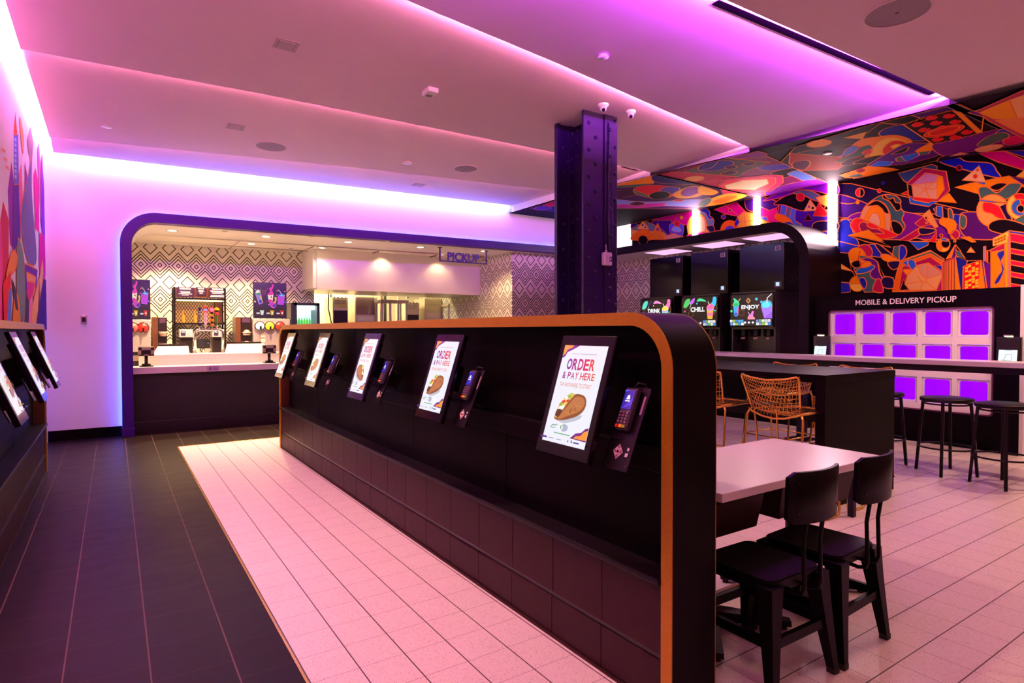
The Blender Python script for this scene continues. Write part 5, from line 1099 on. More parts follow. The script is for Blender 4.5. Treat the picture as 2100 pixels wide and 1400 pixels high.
# ---- wall of the dining area
A = Art(lambda u, v: (XM-.0005, u, v), (-1, 0, 0), flat, eps=.00012, clip=(-1.9, 9.32, 1.0, 3.708))
A.poly([(-1.9, 1.0), (9.32, 1.0), (9.32, 3.75), (-1.9, 3.75)], K)
tw_ = lambda x, y: (lambda p: (p.y, p.z))(AX(x, y, XM))
draw(A, fB, tw_, [
 ('p', [(360, 895), (480, 895), (1000, 1020), (1570, 1150), (1590, 1190), (1000, 1170), (480, 1195), (300, 1180)], DP), ('b', [(340, 1000), (600, 1070), (800, 1200), (500, 1215), (340, 1190)], PU),
 ('b', [(480, 1190), (900, 1150), (1300, 1230), (1700, 1300), (1800, 1400), (500, 1400)], VI), ('b', [(1500, 1180), (1760, 1180), (1900, 1300), (2000, 1400), (1560, 1400)], '#57126e'),
 ('p', [(920, 800), (1240, 715), (1285, 735), (1285, 790), (1010, 890), (975, 870)], '#324c74'),
 ('p', [(945, 990), (1015, 960), (1030, 1010)], RD), ('p', [(1290, 1060), (1395, 985), (1470, 1075)], OR),
 ('p', [(1005, 890), (1160, 750), (1370, 782), (1403, 960), (1290, 1065), (1060, 1050), (1020, 1010)], '#b01656'), ('p', [(1020, 1010), (1065, 1045), (1290, 1062), (1205, 1110), (1035, 1080)], SB),
 ('p', [(1008, 900), (1050, 910), (1065, 1020), (1020, 1008)], K), ('p', [(1285, 810), (1335, 830), (1352, 950), (1285, 1045)], OR), ('p', [(1065, 1015), (1285, 1035), (1205, 1075), (1070, 1050)], RD),
 ('p', [(1050, 910), (1175, 797), (1285, 812), (1285, 1040), (1065, 1020)], '#e0987c'), ('p', [(1050, 910), (1175, 797), (1285, 812), (1285, 880)], '#c67ab8'),
 ('l', [(1175, 797), (1180, 945)], OL), ('l', [(1050, 905), (1180, 945), (1285, 865)], OL), ('l', [(1100, 1020), (1180, 945), (1285, 945)], OL), ('l', [(1180, 945), (1215, 1035)], OL),
 ('b', [(1310, 692), (1480, 655), (1560, 688), (1780, 705), (1845, 780), (1866, 842), (1600, 782)], '#141cd0'), ('p', [(1660, 608), (1910, 590), (2160, 700), (2160, 790), (1850, 692)], MG), ('p', [(1920, 588), (2160, 585), (2160, 668)], BL),
 ('p', [(1960, 825), (2140, 940), (2140, 860)], PU), ('p', [(1450, 930), (1580, 898), (1960, 825), (2120, 935), (1960, 905), (1780, 950), (1680, 992), (1580, 962)], OR), ('p', [(2025, 830), (2100, 770), (2160, 850)], YE),
 ('b', [(1674, 970), (1690, 930), (1760, 930), (1850, 980), (1960, 898), (2075, 905), (2000, 1010), (1880, 1052), (1720, 1060)], TG), ('b', [(1780, 930), (1860, 890), (1940, 900), (1850, 960)], K),
 ('p', [(1520, 865), (1680, 728), (1742, 882)], PE), ('p', ell(1645, 828, 20), K), ('p', ell(1645, 828, 10), RD, RD), ('p', ell(1665, 770, 11), '#a05070'), ('p', [(1640, 882), (1742, 882), (1730, 908)], SB),
 ('p', ell(1810, 1150, 152), '#e8a24a'), ('b', [(1730, 1065), (1870, 1110), (1945, 1230), (1850, 1215), (1800, 1180), (1720, 1150)], RD), ('p', [(1680, 1040), (1960, 1080), (1740, 1070), (1690, 1060)], SB), ('p', [(1870, 1110), (1945, 1080), (1990, 1240), (1945, 1255)], DP),
 ('p', ell(2060, 1110, 122), RD), ('p', ell(2060, 1110, 122, 122, 0, 60, 240), YE), ('p', ell(2060, 1120, 78), '#2f62cc'), ('p', ell(2060, 1120, 78, 78, 0, -90, 60), RD), ('p', ell(2070, 1130, 35), K), ('p', [(1990, 1250), (2140, 1160), (2140, 1320)], TG), ('b', [(1790, 1260), (1930, 1230), (2140, 1300), (2140, 1400), (1800, 1340)], K),
 ('p', ell(566, 980, 41), RD), ('p', ell(566, 980, 41, 41, 0, -90, 90), K), ('p', ell(748, 963, 18), RD), ('s', [(300, 1060), (450, 1085), (545, 1070)], OL), ('p', ell(545, 1070, 16), OR), ('p', ell(782, 892, 12), K, BL), ('p', ell(1495, 750, 25), '#3a1030', RD),
 ('b', [(640, 1110), (700, 1040), (790, 1000), (900, 1010), (950, 1060), (940, 1110), (980, 1170), (960, 1230), (990, 1290), (960, 1350), (900, 1370), (860, 1300), (800, 1180)], '#3c5c68'), ('b', [(790, 1000), (840, 1040), (880, 1030), (900, 1070), (940, 1080), (950, 1130), (910, 1150), (880, 1110), (840, 1060), (780, 1030)], K), ('b', [(860, 1250), (930, 1260), (970, 1320), (940, 1370), (880, 1350)], K),
 ('b', [(575, 1200), (620, 1105), (710, 1055), (800, 1090), (850, 1190), (850, 1340), (895, 1370), (600, 1235)], '#e29868'), ('b', [(632, 1105), (720, 1055), (800, 1095), (840, 1170), (800, 1170), (740, 1105), (680, 1105)], K), ('b', [(610, 1230), (660, 1130), (720, 1105), (790, 1160), (800, 1330), (755, 1320), (740, 1200), (700, 1170), (660, 1240)], OR), ('b', [(655, 1260), (670, 1190), (705, 1170), (745, 1200), (752, 1290)], '#e8a884'),
 ('b', [(360, 1250), (450, 1230), (500, 1250), (480, 1400), (360, 1400)], BL),
 ('p', [(1080, 1270), (1180, 1190), (1230, 1280), (1130, 1302)], CR), ('p', [(1150, 1195), (1215, 1138), (1300, 1300), (1272, 1312)], '#e89a4a'), ('p', ell(1186, 1217, 14), K), ('p', ell(1190, 1263, 9), BL),
 ('p', [(1255, 1130), (1290, 1110), (1285, 1190)], TG), ('p', [(1285, 1105), (1340, 1110), (1345, 1215), (1280, 1195)], SB), ('p', [(1340, 1115), (1395, 1140), (1400, 1240), (1345, 1215)], K), ('b', [(1395, 1130), (1430, 1150), (1440, 1240), (1400, 1230)], TG), ('p', [(1450, 1180), (1510, 1190), (1500, 1300), (1440, 1240)], BL), ('b', [(1510, 1190), (1560, 1210), (1560, 1290), (1530, 1320), (1500, 1280)], TG),
])
draw(A, fC, tw_, [
 ('b', [(90, 200), (100, 110), (160, 55), (230, 70), (270, 200), (330, 330), (220, 340), (120, 300)], '#242cc4'),
 ('b', [(240, 130), (270, 55), (345, 40), (460, 100), (740, 215), (620, 258), (450, 255), (320, 215)], RD), ('b', [(330, 120), (380, 80), (520, 150), (600, 200), (480, 200), (370, 190)], '#8c124e'), ('b', [(415, 115), (450, 85), (560, 145), (470, 150)], RD), ('p', [(210, 225), (430, 165), (600, 290), (350, 240)], OR), ('p', [(220, 228), (350, 242), (560, 290), (680, 355), (400, 290)], K),
 ('b', [(85, 290), (330, 335), (500, 320), (640, 400), (700, 440), (560, 460), (300, 420), (85, 400)], BL), ('b', [(500, 320), (560, 330), (690, 440), (620, 440), (570, 420)], DP),
 ('p', [(705, 345), (770, 335), (760, 490), (690, 430)], TG), ('b', [(770, 340), (830, 350), (840, 430), (770, 500)], BL), ('b', [(565, 435), (640, 432), (770, 500), (720, 522), (600, 490)], OR), ('b', [(640, 515), (760, 500), (770, 560), (690, 590)], DP),
 ('p', ell(390, 405, 85), CR), ('p', ell(305, 455, 97), OR), ('p', ell(305, 455, 97, 97, 0, 90, 185), YE), ('b', [(250, 520), (330, 490), (360, 560), (280, 570)], K), ('p', [(335, 440), (475, 455), (465, 490), (345, 480)], TG),
 ('p', [(85, 405), (215, 415), (250, 600), (85, 500)], K), ('p', [(85, 500), (250, 605), (85, 572)], YE), ('p', [(85, 572), (260, 610), (340, 745), (85, 720)], K), ('p', [(85, 722), (235, 740), (240, 832), (95, 850)], BL), ('p', ell(312, 745, 82), OR), ('p', ell(312, 745, 82, 82, 0, 0, 180), YE),
 ('p', [(530, 500), (600, 660), (700, 680), (700, 800), (590, 780)], K), ('b', [(540, 700), (620, 670), (700, 690), (700, 790), (590, 780)], DP),
 ('p', [(275, 585), (500, 505), (590, 835), (390, 835)], TG), ('b', [(350, 480), (430, 465), (520, 500), (545, 600), (580, 700), (490, 690), (450, 640), (480, 560), (400, 500)], '#5c1282'), ('b', [(480, 790), (520, 700), (560, 700), (592, 830), (500, 830)], CR), ('b', [(335, 690), (385, 680), (415, 740), (390, 800), (345, 740)], '#1a20a8'), ('p', ell(400, 590, 108, 36, -18), SB), ('b', [(350, 560), (400, 510), (450, 510), (460, 545), (390, 570)], OR), ('l', [(345, 390), (325, 470), (350, 550)], RD),
 ('p', [(780, 495), (1100, 385), (1245, 480), (1245, 830), (690, 830), (740, 620)], '#ea680c'), ('p', [(850, 480), (1110, 392), (1255, 485), (1230, 495), (1100, 420), (860, 500)], TG), ('p', [(800, 560), (1100, 455), (1222, 540), (1222, 820), (760, 820)], '#a8144e'), ('p', [(770, 820), (810, 700), (880, 800)], K), ('p', [(800, 520), (850, 490), (860, 560)], SB), ('b', [(860, 495), (930, 500), (970, 650), (940, 620), (880, 570)], SB), ('b', [(810, 600), (900, 600), (980, 680), (900, 690)], OR), ('p', [(1140, 545), (1225, 550), (1225, 610)], BL),
 ('p', [(825, 745), (858, 650), (962, 545), (1080, 520), (1238, 640), (1165, 812), (880, 815)], '#e6a05c'), ('p', [(962, 545), (1080, 520), (1238, 635), (1060, 690), (1000, 640)], '#d9906e'), ('l', [(825, 750), (1015, 715)], OL), ('l', [(1080, 525), (1060, 690), (1238, 640)], OL), ('s', [(965, 660), (1010, 725), (1045, 730), (1060, 690)], OL), ('l', [(1020, 735), (990, 810)], OL), ('l', [(1050, 720), (1160, 805)], OL),
 ('p', [(1370, 322), (1270, 482), (1370, 450)], OR), ('p', [(1370, 322), (1325, 470), (1380, 450)], '#5a1280'), ('p', [(1370, 322), (1478, 475), (1380, 450)], TG), ('p', [(1375, 330), (1430, 395), (1380, 390)], K),
 ('p', [(1228, 515), (1370, 452), (1372, 820), (1228, 820)], '#c41450')]+[('p', [(x, 520-(x-1250)*.42), (x+18, 512-(x-1250)*.42), (x+18, 820), (x, 820)], K) for x in (1250, 1285, 1320, 1350)]+[
 ('p', [(1370, 452), (1425, 820), (1372, 820)], OR), ('p', [(1370, 452), (1512, 500), (1500, 820), (1425, 820)], '#1c2090'),
 ('p', [(1478, 600), (1500, 500), (1650, 490), (1500, 540)], K), ('p', [(1455, 560), (1645, 490), (1622, 815), (1450, 820)], '#e6101c'), ('p', [(1645, 490), (1662, 500), (1700, 810), (1620, 815)], OR), ('p', [(1645, 492), (1757, 535), (1757, 810), (1700, 810)], '#6a1088'), ('p', [(1645, 492), (1668, 500), (1712, 805), (1690, 808)], '#241060')]+[
 ('p', [(x, y), (x+26, y-8), (x+26, y+8), (x, y+16)], '#f2cc2a', '#f2cc2a') for x, y in ((1478, 572), (1512, 552), (1592, 522), (1478, 604), (1552, 572), (1515, 612), (1552, 602), (1592, 582), (1590, 615), (1478, 660), (1515, 645), (1552, 660), (1590, 645), (1478, 720), (1515, 705), (1552, 690), (1552, 720), (1590, 705), (1478, 750), (1515, 755), (1590, 735), (1478, 780), (1555, 775), (1592, 768))]+[
 ('p', [(1757, 405), (1912, 372), (1912, 800), (1757, 805)], OR), ('b', [(1820, 420), (1900, 385), (1900, 440), (1870, 500), (1900, 580), (1870, 680), (1830, 745), (1790, 740), (1830, 660), (1870, 600), (1850, 500)], '#20289c'), ('b', [(1810, 760), (1870, 720), (1900, 750), (1870, 790)], OR),
 ('p', [(1735, 390), (1915, 300), (1950, 330), (1912, 375), (1757, 405)], CR), ('p', [(1778, 262), (1950, 175), (1950, 320), (1912, 310), (1778, 340)], YE)]+[('p', [(x, y), (x+18, y-8), (x+18, y+6), (x, y+14)], '#b85a10', '#b85a10') for x in (1798, 1830, 1862, 1894) for y in (int(275-.42*(x-1798)), int(305-.42*(x-1798)))]+[
 ('p', [(1905, 320), (1960, 290), (1960, 800), (1905, 800)], '#f0a812'), ('p', [(1958, 185), (2180, 215), (2180, 800), (1958, 800)], '#d81448'), ('p', [(1950, 175), (2180, 205), (2180, 235), (1950, 200)], BL)]+[('p', [(1962, y), (2180, y+40), (2180, y+115), (1962, y+75)], K) for y in (290, 415, 540, 665)]+[
 ('p', [(1942, 240), (1962, 235), (1968, 800), (1942, 800)], '#8a7ab8'), ('p', [(1680, 345), (1700, 338), (1702, 500), (1680, 505)], '#8a7ab8'), ('p', [(1702, 390), (1722, 385), (1722, 515), (1702, 505)], RD), ('p', [(1722, 388), (1757, 395), (1757, 530), (1722, 515)], K),
 ('p', [(1500, 408), (1540, 352), (1588, 410)], '#e8a84a'),
 ('p', [(770, 280), (980, 150), (990, 222), (880, 285)], CR), ('b', [(985, 150), (1100, 150), (1170, 170), (1100, 210), (1000, 215)], DP), ('p', [(1095, 290), (1175, 185), (1168, 305)], RD), ('b', [(880, 288), (960, 255), (1050, 280), (1090, 290)], K), ('p', [(880, 290), (1095, 295), (1080, 330), (975, 382)], '#1f5ad2'),
 ('p', ell(1245, 330, 72), YE), ('p', ell(1245, 330, 72, 72, 0, 100, 260), OR), ('p', ell(1270, 315, 48), K), ('b', [(1220, 270), (1260, 255), (1300, 285), (1240, 285)], SB),
 ('b', [(1205, 90), (1240, 40), (1372, 75), (1372, 182), (1310, 210), (1285, 150)], OR), ('p', ell(1372, 217, 50), CR), ('p', ell(1372, 217, 50, 50, 0, 90, 180), PE), ('p', ell(1372, 217, 50, 50, 0, 180, 270), K), ('p', ell(1370, 288, 12), K), ('p', ell(1225, 228, 16), K), ('p', [(1430, 240), (1530, 240), (1600, 300), (1560, 300)], OR),
])
draw(A, fA, tw_, [
 ('p', [(150, 1120), (830, 1100), (850, 1300), (640, 1260), (260, 1310), (150, 1300)], MG), ('p', [(260, 1240), (640, 1240), (640, 1420), (260, 1420)], PU), ('b', [(280, 1230), (340, 1290), (430, 1290), (470, 1215), (380, 1200)], K),
 ('p', [(260, 1320), (400, 1250), (520, 1300), (660, 1420), (260, 1420)], '#6a8a80'), ('p', [(260, 1330), (560, 1350), (640, 1420), (260, 1420)], YE), ('b', [(260, 1420), (330, 1340), (420, 1330), (460, 1420)], OR), ('p', [(375, 1240), (432, 1322), (315, 1322)], YE), ('p', [(512, 1262), (575, 1420), (430, 1420)], '#f0a020'), ('p', ell(370, 1285, 7), VI, VI), ('p', ell(395, 1306, 7), VI, VI), ('p', ell(512, 1325, 14), VI), ('p', ell(375, 1425, 45), K),
 ('b', [(620, 1290), (680, 1270), (745, 1280), (755, 1330), (725, 1420), (655, 1420)], '#5c5ce0'), ('b', [(640, 1330), (670, 1295), (720, 1310), (730, 1345), (680, 1350)], '#8ac0f0'), ('p', ell(695, 1272, 26), RD), ('l', [(660, 1260), (710, 1170)], OL), ('p', ell(735, 1215, 16), YE), ('p', [(580, 1390), (660, 1360), (830, 1420), (600, 1420)], PE),
 ('b', [(860, 1160), (930, 1120), (990, 1150), (1000, 1200), (1040, 1240), (1030, 1310), (1050, 1350), (990, 1370), (930, 1330), (870, 1250)], '#6a8a98'), ('b', [(890, 1130), (950, 1120), (1000, 1160), (1000, 1200), (1030, 1220), (990, 1230), (960, 1180), (920, 1160)], BL), ('b', [(790, 1270), (820, 1210), (880, 1180), (950, 1210), (980, 1310), (985, 1370), (820, 1390), (790, 1330)], YE), ('b', [(870, 1330), (880, 1240), (910, 1200), (950, 1230), (960, 1330), (920, 1350)], '#f0c890'), ('b', [(970, 1300), (1030, 1290), (1045, 1340), (1000, 1350)], DP), ('b', [(780, 1390), (880, 1355), (1000, 1360), (900, 1420)], MG),
 ('p', [(1040, 1142), (1245, 1068), (1340, 1165), (1270, 1205), (1150, 1182)], MG), ('p', ell(1188, 1148, 14), BL), ('l', [(1100, 1070), (1330, 1240)], OL), ('p', ell(1128, 1208, 20), '#4a1aa0'), ('b', [(1330, 1000), (1420, 1010), (1420, 1150), (1340, 1130)], PU),
 ('p', ell(1190, 1330, 88), OR), ('p', ell(1190, 1345, 55), '#5a50d0'), ('p', ell(1190, 1360, 30), K), ('p', [(1258, 1210), (1318, 1158), (1425, 1180), (1425, 1320), (1270, 1345)], '#f0c040'), ('l', [(1260, 1260), (1420, 1240)], OL), ('l', [(1318, 1160), (1340, 1330)], OL), ('p', [(1230, 1270), (1260, 1215), (1280, 1260), (1240, 1310)], BL), ('b', [(1000, 1400), (1060, 1340), (1120, 1350), (1090, 1420)], MG),
 ('p', [(1440, 1040), (1620, 1078), (1650, 1300), (1440, 1330)], '#ea0a86'), ('p', [(1440, 1000), (1700, 1090), (1560, 1150), (1440, 1100)], PU), ('p', [(1440, 1190), (1640, 1300), (1440, 1300)], OR), ('p', ell(1510, 1240, 36), '#5a64d8'), ('p', ell(1510, 1240, 36, 36, 0, 20, 200), YE),
 ('p', [(1690, 1080), (2190, 1160), (2190, 1420), (1800, 1420), (1700, 1300)], '#4412a0'), ('b', [(1650, 1130), (1640, 1060), (1680, 1032), (1715, 1060), (1710, 1120)], '#f0863a'), ('b', [(1650, 1100), (1720, 1090), (1740, 1120), (1800, 1130), (1800, 1240), (1860, 1280), (1840, 1310), (1740, 1300), (1690, 1230), (1650, 1190)], '#4a80d8'), ('p', [(1725, 1110), (1770, 1122), (1740, 1240), (1705, 1200)], '#6a7a84'), ('p', [(1650, 1080), (1675, 1085), (1655, 1200), (1640, 1180)], BL), ('b', [(1610, 1220), (1630, 1180), (1720, 1210), (1770, 1260), (1700, 1270)], OR), ('b', [(1690, 1270), (1750, 1255), (1800, 1300), (1700, 1310)], BL),
 ('b', [(1600, 1090), (1750, 1000), (1900, 1000), (2080, 1110), (2000, 1140), (1850, 1150), (1700, 1100)], K), ('b', [(1500, 1060), (1700, 960), (1900, 890), (2000, 860), (2190, 900), (2190, 1010), (1990, 970), (1850, 960), (1700, 1020)], '#8c10c4'), ('b', [(1780, 990), (1880, 958), (2000, 990), (2080, 1060), (1990, 1060), (1880, 1010)], '#5c8484'), ('p', ell(1850, 1025, 38), RD), ('p', [(1940, 1045), (2015, 1150), (1880, 1158)], '#f0c060'), ('p', ell(1930, 1115, 6), VI, VI), ('p', ell(1965, 1128, 8), K, K), ('p', [(2020, 1080), (2110, 1180), (2090, 1205), (1970, 1200)], RD), ('p', [(1990, 1030), (2110, 1000), (2110, 1120), (2040, 1090)], YE), ('p', [(1922, 1182), (1962, 1242), (1885, 1246)], K, RD), ('b', [(1960, 1290), (2020, 1250), (2190, 1260), (2190, 1330), (2000, 1340)], DP),
])
for k in range(14):     # continuation of the same pattern beyond the photo's right edge
    y, z = 1.9-.27*k, 2.2+.35*((k*7) % 4); c = [BL, CR, TG, OR, VI, YE][k % 6]
    A.blob([(y+.3, z), (y+.05, z+.28), (y-.25, z+.1), (y-.2, z-.25), (y+.1, z-.2)], c, OL, .012); A.oval(y, z+.05, .09, .12, [YE, K, RD, PE][k % 4], OL, .012)
solo('mural', A.mb, 'colourful abstract mural on the dining wall behind the pickup lockers and drink alcove', 'mural')
# ---- ceiling of the dining area
A = Art(lambda u, v: (u, v, ZM-.0006), (0, 0, -1), flat, eps=.00012)
class CeilArt(Art):
    def _clip(s, pts):
        f = lambda p: p[0]-(6.435+(7.9-p[1])*.128 if p[1] < 7.9 else 6.435); out = []
        for i in range(len(pts)):
            a, b = pts[i-1], pts[i]; fa, fb = f(a), f(b)
            if (fa >= 0) != (fb >= 0): t = fa/(fa-fb); out.append((a[0]+(b[0]-a[0])*t, a[1]+(b[1]-a[1])*t))
            if fb >= 0: out.append(b)
        s.clip = (6.3, 9.299, -1.6, 9.76); out = Art._clip(s, out) if len(out) > 2 else []; s.clip = None; return out
A = CeilArt(lambda u, v: (u, v, ZM-.0006), (0, 0, -1), flat, eps=.00012)
tc_ = lambda x, y: (lambda p: (p.x, p.y))(AZ(x, y, ZM))
draw(A, fA, tc_, [
 ('p', [(-600, 1000), (150, 880), (440, 790), (1340, 1000), (830, 1130), (-600, 1130)], '#3c1058'), ('p', [(100, 905), (430, 795), (470, 850), (455, 895), (100, 915)], '#f48a00'), ('p', [(100, 915), (440, 893), (410, 922), (100, 935)], TG), ('b', [(460, 815), (700, 850), (950, 910), (700, 900), (470, 880)], '#2c1468'), ('p', [(100, 960), (900, 895), (900, 930), (300, 1000), (100, 1040)], '#42143a'),
 ('p', ell(480, 968, 212, 60, 2), '#e01a3c'), ('p', ell(480, 968, 212, 60, 2, 90, 190), '#5c6a58'), ('b', [(500, 990), (560, 930), (690, 930), (690, 970), (600, 1000)], '#4c3a98'), ('p', ell(515, 1003, 102, 36, -4), K), ('b', [(640, 990), (800, 920), (900, 930), (940, 980), (850, 1020), (700, 1030)], '#e8961e'), ('p', ell(800, 968, 92, 42, -14), '#80209a'), ('b', [(900, 918), (1060, 968), (1000, 1000), (880, 985)], '#f4a814'),
 ('b', [(100, 1045), (300, 1060), (500, 1062), (800, 1040), (980, 1050), (940, 1110), (500, 1100), (100, 1110)], '#7c80d8'), ('b', [(100, 1090), (300, 1085), (560, 1075), (520, 1105), (300, 1120), (100, 1120)], '#b02098'), ('b', [(230, 1085), (300, 1062), (380, 1080), (300, 1100)], '#3a1440'), ('p', ell(690, 1050, 45, 9), '#c81a50'), ('b', [(940, 1060), (1150, 985), (1330, 1005), (1100, 1085), (930, 1100)], '#f0a024'), ('b', [(1010, 1060), (1150, 1010), (1240, 1015), (1100, 1070)], '#e86a10'), ('b', [(870, 1090), (960, 1020), (1000, 1050), (930, 1110)], TG),
 ('p', [(470, 800), (1360, 560), (1530, 640), (2150, 905), (1480, 1010), (1340, 1000)], '#7c0e5c'), ('p', [(470, 800), (560, 780), (1270, 800), (1100, 930), (900, 900)], '#c01448'), ('p', [(1150, 640), (1360, 565), (1520, 610), (1510, 640), (1250, 660)], '#8c0e84'), ('p', [(740, 780), (1110, 648), (1540, 690), (1450, 730), (1300, 790), (1260, 830)], '#55504e'), ('l', [(1110, 650), (1545, 692)], OR), ('p', ell(1040, 725, 170, 44, -9), '#3c2a98'), ('s', [(890, 770), (1000, 740), (1060, 690)], OR), ('b', [(1120, 740), (1200, 720), (1240, 735), (1180, 755)], '#3c2048'), ('b', [(1290, 705), (1370, 690), (1420, 700), (1340, 725)], '#3c2048'), ('b', [(1080, 800), (1180, 770), (1240, 785), (1160, 810)], '#3c2048'),
 ('p', ell(838, 846, 92, 26, -6), '#ec9a54'), ('p', [(940, 878), (1025, 830), (1130, 858)], '#d02058'), ('b', [(1440, 730), (1700, 708), (1740, 740), (1620, 765), (1480, 765)], '#4428ac'), ('b', [(1560, 790), (1760, 745), (1860, 780), (1700, 830), (1620, 840)], K), ('b', [(1710, 800), (1820, 770), (1980, 850), (1900, 880), (1780, 830)], '#5a7ad8'), ('b', [(1640, 940), (1760, 880), (1880, 890), (1820, 930), (1700, 960)], '#34148c'), ('b', [(1500, 970), (1700, 900), (1990, 850), (2150, 905), (1800, 940), (1560, 1010)], '#7a10a0'),
 ('p', [(1060, 905), (1150, 845), (1560, 805), (1665, 815), (1670, 880), (1560, 960), (1110, 985)], '#d01a68'), ('p', [(1085, 908), (1165, 858), (1540, 825), (1600, 835), (1600, 885), (1510, 955), (1120, 965)], '#f0304c'), ('p', [(1120, 905), (1290, 860), (1520, 848), (1535, 890), (1400, 950), (1140, 940)], '#f6dca0'),
])
draw(A, fB, tc_, [
 ('p', [(-40, 545), (1420, 110), (2300, 520), (1400, 640), (500, 890), (280, 890), (-180, 690)], '#1c0a14'), ('p', [(-90, 600), (0, 610), (400, 640), (450, 690), (350, 760), (0, 770), (-100, 700)], '#a82c24'), ('b', [(-60, 690), (60, 670), (100, 700), (40, 760), (-60, 740)], '#561040'), ('p', ell(182, 512, 116, 34, -7), '#f09018'), ('p', [(410, 460), (622, 402), (588, 472)], '#eaa23a'), ('s', [(-20, 600), (300, 540), (600, 510)], OL), ('l', [(620, 420), (760, 320), (960, 345)], OL),
 ('p', [(760, 318), (960, 255), (1060, 250), (1130, 275), (970, 330)], K), ('p', [(1045, 250), (1420, 135), (1640, 240), (1430, 195), (1130, 270)], '#3c1070'), ('b', [(740, 425), (800, 372), (970, 338), (1100, 420), (1190, 480), (1010, 485), (830, 455)], '#1c1c88'),
 ('b', [(470, 570), (560, 480), (720, 448), (920, 435), (1050, 500), (900, 600), (800, 660), (630, 690), (600, 600)], '#f08410'), ('b', [(660, 600), (740, 490), (880, 455), (1000, 490), (940, 520), (800, 540), (780, 620), (660, 680)], '#f0b43c'), ('b', [(780, 560), (860, 490), (960, 490), (990, 520), (860, 580), (790, 610)], '#d42018'), ('b', [(850, 540), (910, 515), (950, 530), (900, 565)], '#f0b43c'),
 ('b', [(350, 640), (400, 610), (430, 560), (520, 530), (570, 570), (500, 600), (440, 620)], '#4460c8'), ('b', [(500, 600), (560, 550), (660, 525), (680, 580), (620, 620), (520, 640), (430, 680), (330, 680)], '#38584c'), ('b', [(590, 590), (660, 560), (670, 600), (600, 610)], RD), ('b', [(380, 700), (480, 650), (620, 650), (560, 690), (430, 720)], '#34103c'), ('b', [(500, 690), (640, 640), (800, 620), (700, 690), (560, 700)], K),
 ('b', [(820, 600), (1000, 510), (1250, 510), (1450, 530), (1300, 620), (1000, 700), (700, 720), (640, 710)], '#54127c'), ('b', [(900, 650), (960, 628), (990, 672), (920, 680)], TG), ('p', [(945, 632), (1105, 592), (1120, 622), (1000, 682)], SB), ('p', [(1110, 590), (1240, 560), (1200, 610), (1120, 618)], TG), ('b', [(1080, 585), (1230, 500), (1300, 520), (1250, 570)], OR), ('b', [(1240, 572), (1400, 500), (1640, 458), (1620, 480), (1450, 540)], '#2458c4'), ('p', [(650, 725), (740, 672), (880, 680), (830, 720)], SB), ('b', [(960, 560), (1020, 545), (980, 590), (860, 610)], K),
 ('p', [(370, 805), (640, 720), (870, 740), (1020, 780), (540, 835), (430, 830)], '#ec7410'), ('b', [(520, 760), (580, 740), (620, 760), (560, 785)], '#8a1a3a'), ('p', [(440, 815), (560, 790), (600, 815), (480, 828)], TG), ('p', [(500, 838), (900, 780), (920, 800), (540, 885)], '#d8a01c'), ('p', [(510, 835), (760, 800), (700, 825), (520, 850)], SB), ('b', [(640, 850), (740, 835), (700, 865), (650, 865)], SB),
 ('b', [(1250, 512), (1700, 405), (1920, 375), (2150, 470), (1900, 560), (1500, 640), (1330, 620)], '#701684'), ('b', [(1310, 640), (1500, 600), (1900, 540), (2200, 510), (2200, 560), (1600, 680), (1320, 700)], '#1c0c40'), ('b', [(1830, 420), (1900, 370), (2000, 400), (1950, 430)], '#3438b4'), ('b', [(1660, 520), (1760, 440), (1900, 400), (1960, 440), (1850, 490), (1740, 530)], '#4c645c'), ('b', [(1640, 560), (1780, 520), (1900, 520), (1850, 560), (1700, 590)], PE), ('b', [(1900, 480), (2040, 430), (2150, 470), (1960, 520)], '#e01a68'), ('p', [(1400, 630), (1500, 590), (1590, 605)], '#e8a070'),
 ('p', [(965, 325), (1045, 335), (1430, 196), (1705, 405), (1250, 512)], '#240a10'), ('l', [(965, 325), (1010, 312), (1020, 318), (1060, 295), (1075, 302), (1110, 280), (1130, 282), (1170, 262), (1190, 262), (1230, 245), (1260, 243), (1300, 225), (1330, 222), (1370, 206), (1430, 197)], OR), ('l', [(965, 325), (1240, 512)], OR), ('l', [(1240, 512), (1300, 498), (1310, 505), (1380, 480), (1400, 486), (1460, 458), (1490, 465), (1560, 436), (1590, 440), (1640, 415), (1705, 405)], OR), ('p', [(1440, 196), (1500, 208), (1705, 398), (1660, 408)], '#f08c14'), ('l', [(1720, 250), (1700, 400)], OR)]+[
 ('b', [(x-52, y+8), (x-25, y-14), (x+10, y-20), (x+5, y-4), (x+30, y-14), (x+55, y-8), (x+30, y+14), (x-20, y+22)], '#e01418', '#e01418') for x, y in ((1232, 263), (1395, 245), (1100, 325), (1275, 310), (1455, 300), (1165, 375), (1340, 352), (1405, 408), (1565, 395), (1290, 464), (1455, 445))]+[
 ('p', ell(1350, 385, 192, 44, -13), '#e8221a'), ('p', ell(1350, 383, 150, 26, -13), '#d01c18', OR)])
draw(A, lambda p: p, tc_, [('p', [(2000, 224), (2120, 170), (2120, 290), (2030, 245)], '#b03a5c'), ('p', [(2006, 227), (2070, 200), (2090, 240), (2040, 240)], '#f29a28'), ('p', [(2070, 200), (2140, 175), (2140, 235), (2086, 238)], '#f4b070'), ('p', [(2040, 242), (2140, 232), (2140, 290), (2090, 268)], '#f08a50'), ('p', [(1994, 222), (2008, 226), (2020, 236), (1985, 226)], '#5c1090')])
draw(A, lambda p: p, tc_, [('p', [(1085, 424), (1145, 404), (1145, 432), (1100, 428)], '#3a1a9c'), ('b', [(1115, 418), (1150, 405), (1150, 415), (1125, 422)], '#e0107c'), ('b', [(1095, 424), (1120, 419), (1130, 425), (1108, 427)], '#5c30c8')])
